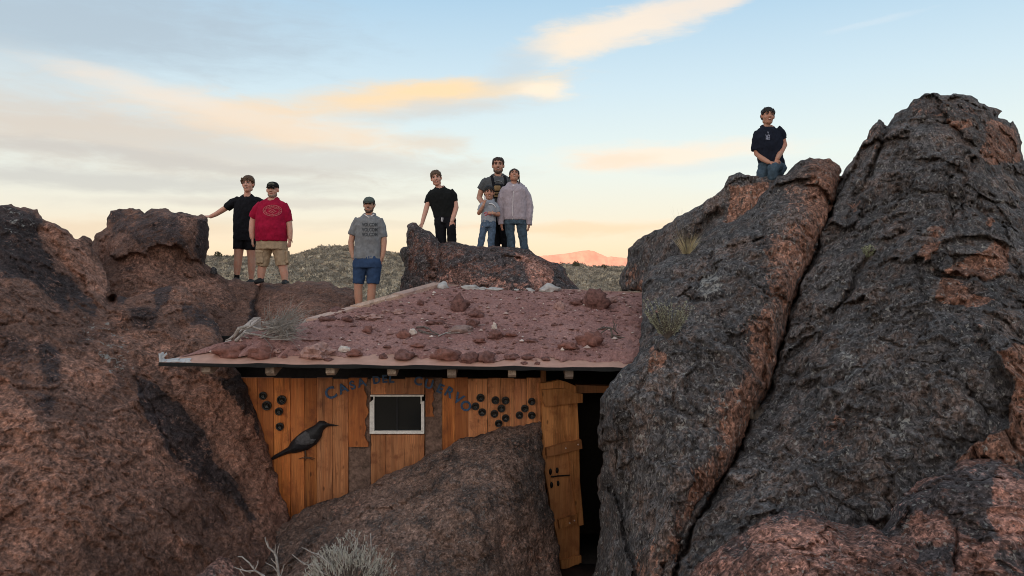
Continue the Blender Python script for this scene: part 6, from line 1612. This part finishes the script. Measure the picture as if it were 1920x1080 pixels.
# --- man in grey tee and blue shorts
C = Person('person', 'man in grey tee, grey-green cap and blue shorts with hands in pockets', 10.4, TAN, (684, 598))
C.head(692, 385, 28, 0, 3, 0, DKBR, 'crop', STUB); C.cap(GCAP, GCAP)
C.px(C.body, [(692, 394, 1), (692, 408, 2)], [6.2, 7])
SH = [(404.5, 681, 703, .7), (408, 673, 711, .56), (414, 668, 716, .56), (424, 666, 718, .58), (440, 666, 716, .58), (458, 665.5, 714, .58), (474, 664, 715, .6), (486, 663, 716, .6)]
C.torso(C.body, SH, .86)
m_ = MB(); C.torso(m_, SH); C.px(m_, [(675, 413), (667, 424), (660, 441)], [10, 9.4, 8.4], cap='flat'); C.px(m_, [(709, 413), (715.5, 425), (719, 445)], [10, 9, 7.6], cap='flat')
o_, bv = C.part('tee_shirt', m_, GREY, noise=.012, nscale=12, seed=8)
print_text(C, bv, [('VOLCOM', 693.5, 421.5, 6.6, 0), ('VOLCOM', 693.5, 431, 6.6, 0), ('VOLCOM', 693.5, 440, 6.6, 0)], PRINTB, xs=.74)
C.arm([(670, 415), (662, 436), (658, 455), (659.5, 470, -2), (662.5, 482, -3)], [7.5, 6.4, 5.6, 5.0, 4.0], (.25, -.05, -1), (-.9, -.4, .1), 19, 1, .2); C.arm([(714, 415), (719, 436), (720, 453), (719, 469, -2), (716.5, 482, -3)], [7.5, 6.4, 5.6, 5.0, 4.0], (-.25, -.05, -1), (.9, -.4, .1), 19, -1, .2)
m_ = MB(); m_.rings([C.ring(480, 665, 714, .6), C.ring(492, 662, 716, .62), C.ring(502, 662, 715, .62)]); C.px(m_, [(676, 497), (673.5, 514), (671.8, 532)], [14, 12, 10.2], 18, 'flat'); C.px(m_, [(701, 497), (700.5, 514), (699.5, 532)], [14, 13, 11.8], 18, 'flat')
C.part('shorts', m_, BLUES, noise=.009, nscale=12, seed=9)
C.leg([(676, 497), (673, 525), (671.5, 540), (672, 556, 1), (674, 589, 2)], [12, 9.4, 7.8, 7.8, 5]); C.leg([(701, 497), (698.5, 525), (697, 540), (696, 556, 1), (695, 590, 2)], [12, 9.6, 7.8, 7.8, 5])
C.shoe(674, 594, SOLE, 27, -2, 6); C.shoe(695, 595, SOLE, 27, 3, 6)
m_ = MB(); C.px(m_, [(684, 402.5, -6), (692, 408, -9.5), (701, 402, -6)], [1.3, 1.6, 1.3], 8); m_.obj('undershirt_collar', WHT, C.root)
C.finish()

# --- teenager in black leaning on the slab
E1 = Person('person', 'teenage boy in black tee and black trousers leaning on the pointed slab', 11.6, FAIR, (836, 466))
E1.head(818, 334.5, 27, 0, 0, -9, SANDH, 'mop')
E1.px(E1.body, [(820, 344, 1), (824.5, 357, 2)], [5.2, 6])
SH = [(353.5, 816, 835, .7), (357, 809, 845, .56), (363, 805, 851, .56), (374, 804.5, 853, .58), (386, 807, 853, .58), (398, 811, 853, .58), (408, 814, 854.5, .6)]
E1.torso(E1.body, SH, .86)
m_ = MB(); E1.torso(m_, SH); E1.px(m_, [(814, 361), (806, 370), (800.5, 383)], [8.5, 8, 6.9], cap='flat'); E1.px(m_, [(842, 360), (849, 367), (852, 378)], [9, 8.4, 7.4], cap='flat')
E1.part('tee_shirt', m_, BLK2, noise=.010, nscale=13, seed=10)
E1.arm([(808, 363), (802, 381, -2), (798, 396, -4), (794.5, 408, -6), (791.5, 419, -8)], [6.4, 5.4, 4.8, 4.2, 3.5], (-.25, -.3, -1), (-.4, -1, .3), 16, 1, .3, .15)
E1.arm([(847, 362), (852.5, 376), (855, 389, -2), (851.5, 402, -8), (847.5, 414, -13)], [6.6, 5.8, 5.2, 4.6, 3.8], (-.15, -.25, -1), (.2, -1, .3), 18, -1, .3, .18)
m_ = MB(); m_.rings([E1.ring(403, 815, 853, .6), E1.ring(411, 814, 855, .62), E1.ring(420, 815, 855, .6)]); E1.px(m_, [(826, 414), (826.5, 436), (828, 464)], [11.8, 10.2, 9], 16, 'flat'); E1.px(m_, [(843, 414), (846, 427, -9), (847, 440, -6), (847.5, 468, -2)], [11, 9.2, 8.6, 8.2], 16, 'flat')
E1.part('trousers', m_, BLK, noise=.010, seed=11)
for u in (828, 830.5):
    m_ = MB(); E1.px(m_, [(u, 408.5, -14), (u - .5, 415, -15)], [.7, .6], 6); m_.obj('drawstring', WHT, E1.root)
E1.leg([(826, 414), (827, 440), (828, 466)], [9, 8, 5]); E1.leg([(843, 414), (846, 428, -9), (847, 442, -6), (847.5, 468, -2)], [9, 7.6, 7, 5])
E1.shoe(828, 474, SOLE); E1.shoe(848, 475, SOLE); E1.finish()

# --- bearded man at the back of the group
G1 = Person('person', 'bearded man in charcoal tee with chest harness standing behind the children', 12.0, TAN, (938, 480))
G1.head(934, 310.5, 30, 0, 2, 0, DKBR, 'short', STUB)
G1.px(G1.body, [(934, 321, 1), (934.5, 335, 2)], [6.2, 7])
SH = [(331, 923, 946, .7), (334.5, 914, 954, .56), (340, 908, 960, .56), (352, 906, 962, .58), (368, 908, 960, .58), (388, 910, 957, .6), (408, 911, 956, .6)]
G1.torso(G1.body, SH, .86)
m_ = MB(); G1.torso(m_, SH); G1.px(m_, [(915, 340), (907, 347), (901.5, 356)], [9.5, 9, 8], cap='flat'); G1.px(m_, [(953, 340), (961, 348), (966, 357)], [9.5, 9, 8], cap='flat')
o_, bv = G1.part('tee_shirt', m_, DGREY, noise=.011, nscale=13, seed=12)
G1.arm([(910, 341), (902, 358), (898.5, 371), (904, 379, -14), (914, 387, -28)], [7, 6, 5.4, 4.9, 4.0], (.45, -.2, -.75), (.1, -1, .25), 20, 1, .2, .14)
G1.arm([(958, 341), (965, 358), (967, 372, 3), (964, 386, 2), (961, 398, 0)], [7, 6, 5.4, 4.8, 4], (-.1, -.1, -1), (.8, -.5, 0), 18, -1, .3)
for pts in ([(922, 330.5), (923.5, 336), (925, 343), (926.5, 352)], [(946, 331), (947.5, 336), (948.5, 344), (946, 356)]): ribbon(G1, bv, pts, 2.6, 'harness_strap', BLK, .010)
m_ = MB(); m_.box(G1.p(934.5, 358, -19), (20 * G1.k, 6 * G1.k, 26 * G1.k), bev=.02); G1.part('chest_pouch', m_, BLK, noise=.009, seed=13)
m_ = MB(); m_.box(G1.p(932.5, 353, -23), (12 * G1.k, 3 * G1.k, 10 * G1.k), bev=.012); m_.obj('pouch_panel', TANP, G1.root)
for k in range(4):
    m_ = MB(); m_.box(G1.p(933, 361 + k * 2.6, -22.6), (14 * G1.k, 1.5 * G1.k, 1.3 * G1.k)); m_.obj('pouch_webbing', TANP, G1.root)
m_ = MB(); pts = [on(bv, G1, 934 + 8 * math.cos(a), 343.5 - 4.2 * math.sin(a), .004) for a in np.linspace(.25, 2.9, 12)]; m_.tube(pts, [.8 * G1.k] * 12, 6); m_.obj('shirt_print', GREY, G1.root)
m_ = MB(); m_.rings([G1.ring(402, 912, 955, .6), G1.ring(412, 911, 957, .6), G1.ring(420, 912, 957, .6)]); G1.px(m_, [(923, 414), (929, 440), (931, 474)], [11, 8.6, 7.4], 16, 'flat'); G1.px(m_, [(944, 414), (946, 440), (950, 475)], [11, 8.6, 7.4], 16, 'flat'); G1.part('trousers', m_, BLK, noise=.011, seed=14)
G1.leg([(923, 414), (929, 440), (931, 474)], [9, 7, 5]); G1.leg([(944, 414), (946, 440), (950, 475)], [9, 7, 5]); G1.shoe(931, 482, SOLE); G1.shoe(950, 483, SOLE); G1.finish()

# --- small boy
K = Person('person', 'small boy in light grey tee and jeans held against the bearded man', 11.45, OLIVE, (911, 468))
K.head(917.3, 361.5, 25, -4, 2, 3, BLACKH, 'boy', None, 1.03)
K.px(K.body, [(917, 370, 1), (917, 381, 2)], [4.4, 5.2])
SH = [(377.5, 909, 926, .7), (380, 904.5, 931, .58), (385, 902.5, 932.5, .58), (396, 902.5, 932, .6), (407, 902, 930.5, .62), (417, 901.5, 929.5, .62)]
K.torso(K.body, SH, .86)
m_ = MB(); K.torso(m_, SH); K.px(m_, [(908, 383), (902.5, 389), (899.5, 396)], [6, 5.8, 5.2], cap='flat'); K.px(m_, [(927, 383), (932, 390), (934, 398)], [6, 5.8, 5.2], cap='flat')
o_, bv = K.part('tee_shirt', m_, LGREY, noise=.009, nscale=15, seed=15)
K.arm([(905, 385), (900, 394), (898, 400, -3), (902, 393, -9), (906.5, 385, -13)], [4.6, 4.2, 4, 3.5, 2.9], (.35, -.2, .9), (-.5, -.8, .0), 12.5, -1, .5); K.arm([(930, 386), (934, 396), (934.5, 403, -3), (930, 402, -10), (926, 400, -15)], [4.6, 4.2, 4, 3.5, 2.9], (-.9, -.15, .1), (.1, -1, .2), 12.5, 1, .4)
m_ = MB(); m_.box(K.p(909.6, 371.5, -19), (3.0 * K.k, 1.2 * K.k, 9 * K.k), np.array(Matrix.Rotation(math.radians(-24), 3, 'Y')).T, bev=.003); m_.obj('white_stick', WHT, K.root)
ribbon(K, bv, [(918, 382), (922, 381.5), (927, 385), (929, 388)], 1.5, 'shirt_print', WHT, .004); ribbon(K, bv, [(909, 400), (912, 398), (915, 402), (920, 403)], 1.7, 'shirt_print', PINK, .004); ribbon(K, bv, [(910, 404), (916, 400)], 1.2, 'shirt_print', PINK, .004)
m_ = MB(); m_.rings([K.ring(412, 902.5, 929, .62), K.ring(420, 902, 930, .62), K.ring(426, 902.5, 930, .6)]); K.px(m_, [(908.5, 421), (904.5, 441), (900, 466)], [7.4, 6.6, 6], 14, 'flat'); K.px(m_, [(922.5, 421), (922, 441), (920, 468)], [7.4, 6.7, 6], 14, 'flat'); K.part('jeans', m_, JEAN, noise=.012, nscale=15, seed=16)
K.leg([(908.5, 421), (904.5, 441), (900, 466)], [6, 5, 3.6]); K.leg([(922.5, 421), (922, 441), (920, 468)], [6, 5, 3.6]); K.shoe(900, 472, SOLE, 20, 0, 4.4); K.shoe(920, 474, SOLE, 20, 0, 4.4); K.finish()

# --- girl
Q = Person('person', 'girl in lilac zip jacket and jeans with her head tilted back', 11.55, OLIVE, (970, 470))
Q.head(964.3, 328, 25, 0, 20, 2, DKBR, 'back', None, 1.03, 1.3)
Q.px(Q.body, [(964, 337, 1), (964, 350, 2)], [4.8, 5.6])
SH = [(346, 953, 976, .7), (350, 946, 983, .6), (356, 941.5, 988, .6), (366, 941, 989, .6), (380, 942, 988, .62), (397, 942.5, 988, .64), (408, 943, 989, .64), (412.5, 944, 988, .62)]
Q.torso(Q.body, SH, .84)
m_ = MB(); Q.torso(m_, SH); Q.px(m_, [(949, 354), (940.5, 368), (937, 386), (937.5, 404, -2), (939.5, 421, -3)], [8.2, 7.6, 6.9, 6.4, 5.4], cap='flat'); Q.px(m_, [(980, 354), (988.5, 369), (993, 388), (993, 405, -2), (992, 422, -3)], [8.2, 7.6, 7.0, 6.4, 5.4], cap='flat')
for sx in (-1, 1): Q.px(m_, [(964 + sx * 9, 344, 7), (964 + sx * 12, 347, 0), (964 + sx * 9, 352, -9), (964 + sx * 3.5, 358, -13.5)], [3.2, 3.4, 3, 2], 10)
Q.px(m_, [(954, 347, 10), (964, 345, 14), (975, 347, 10), (983, 349, 6)], [4.5, 5.5, 5, 2.5], 10)
o_, bv = Q.part('jacket', m_, LILAC, noise=.010, nscale=13, seed=17)
ribbon(Q, bv, [(963, 359), (962, 370), (961.5, 384), (961, 398), (961, 411)], .55, 'zip', WHT, .003)
m_ = MB(); m_.ball(Q.p(964, 352, -8), (6.5 * Q.k, 4 * Q.k, 6 * Q.k)); m_.obj('white_top', WHT, Q.root)
Q.arm([(947, 356), (940, 370), (937, 386), (938, 404, -2), (940, 421, -3)], [5, 4.6, 4.2, 3.7, 3], (.15, -.1, -1), (-.8, -.6, 0), 13, 1, .4); Q.arm([(982, 356), (989, 370), (993, 388), (993, 405, -2), (991.5, 421, -3)], [5, 4.6, 4.2, 3.7, 3], (-.15, -.1, -1), (.8, -.6, 0), 14, -1, .4)
m_ = MB(); m_.rings([Q.ring(406, 946, 986, .6), Q.ring(414, 944.5, 987.5, .6), Q.ring(421, 944.5, 988, .58)]); Q.px(m_, [(955, 415), (957, 438), (959, 468)], [10.6, 8.3, 7.4], 16, 'flat'); Q.px(m_, [(976.5, 415), (980, 438), (984, 470)], [10.8, 8.4, 7.4], 16, 'flat'); Q.part('jeans', m_, DJEAN, noise=.012, nscale=14, seed=18)
Q.leg([(955, 415), (957, 438), (959, 468)], [8, 6, 4]); Q.leg([(976.5, 415), (980, 438), (984, 470)], [8, 6, 4]); Q.shoe(959, 475, SOLE, 22, 0, 5); Q.shoe(984, 477, SOLE, 22, 0, 5); Q.finish()

# --- boy kneeling on the right rock
J = Person('person', 'dark haired boy in navy tee kneeling on top of the right-hand rock', 9.9, OLIVE, (1446, 345))
J.head(1439.8, 218, 31, 2, 3, 4, BLACKH, 'boy', None, 1.05, 1.3)
J.px(J.body, [(1439, 228, 1), (1437, 244, 2)], [6, 7])
SH = [(239.5, 1427, 1452, .7, 1), (243, 1421, 1458, .58), (250, 1416, 1464, .58), (262, 1414.5, 1467, .6, -1), (278, 1416, 1466.5, .64, -2), (292, 1421, 1467, .66, -2), (304, 1423, 1470, .66, -1), (309, 1424, 1470, .64)]
J.torso(J.body, SH, .86)
m_ = MB(); J.torso(m_, SH); J.px(m_, [(1424, 250), (1418.5, 264), (1416.5, 283)], [9.6, 9, 8.2], cap='flat'); J.px(m_, [(1455, 243), (1463, 249), (1467.5, 262)], [10, 9.6, 8.6], cap='flat')
o_, bv = J.part('tee_shirt', m_, NAVY, noise=.012, nscale=14, seed=19)
print_text(J, bv, [('Y', 1440, 250, 5, 0), ('WY', 1439.5, 255.5, 5, 0), ('MIX', 1439.5, 260, 4.4, 0)], simple('pale_print', (.25, .26, .33), .8, .3, 60, 0), xs=.7)
J.arm([(1419, 254), (1417.5, 272), (1420, 288), (1430, 298, -12), (1441, 304, -24)], [7.6, 6.8, 6.2, 5.2, 4.0], (.9, -.3, -.15), (.1, -.6, 1), 19, 1, .35, .12)
J.arm([(1460, 247), (1467, 260), (1469.5, 272), (1464, 285, -12), (1457.5, 297, -25)], [7.8, 7.2, 6.6, 5.4, 4.1], (-.30, -.35, -.95), (.2, -1, .45), 20, -1, .25, .22)
m_ = MB(); m_.rings([J.ring(300, 1424, 1469, .62), J.ring(310, 1422, 1471, .64), J.ring(320, 1423, 1471, .6)])
J.px(m_, [(1459, 312, 2), (1455, 312, -14), (1450, 316, -28)], [12.5, 11.5, 10.2], 16); J.px(m_, [(1450, 317, -28), (1449, 332, -25), (1448, 352, -20)], [10, 9, 7.5], 16, 'flat'); J.px(m_, [(1462, 310, 0), (1466, 316, -4), (1462, 324, -6)], [10, 9, 8], 14)
J.px(m_, [(1434, 312, 0), (1430, 326, -4), (1428, 344, -4)], [11.5, 11, 10], 16); J.px(m_, [(1428, 344, -4), (1430, 346, 20), (1432, 348, 36)], [8, 7, 6], 12, 'flat')
J.part('jeans', m_, DJEAN, noise=.012, nscale=14, seed=20)
J.leg([(1459, 312, 2), (1451, 316, -26), (1448, 348, -20)], [9, 8, 5]); J.leg([(1434, 312), (1429, 342, -4), (1431, 347, 32)], [9, 8, 5], False); J.shoe(1448, 356, SOLE); J.finish()
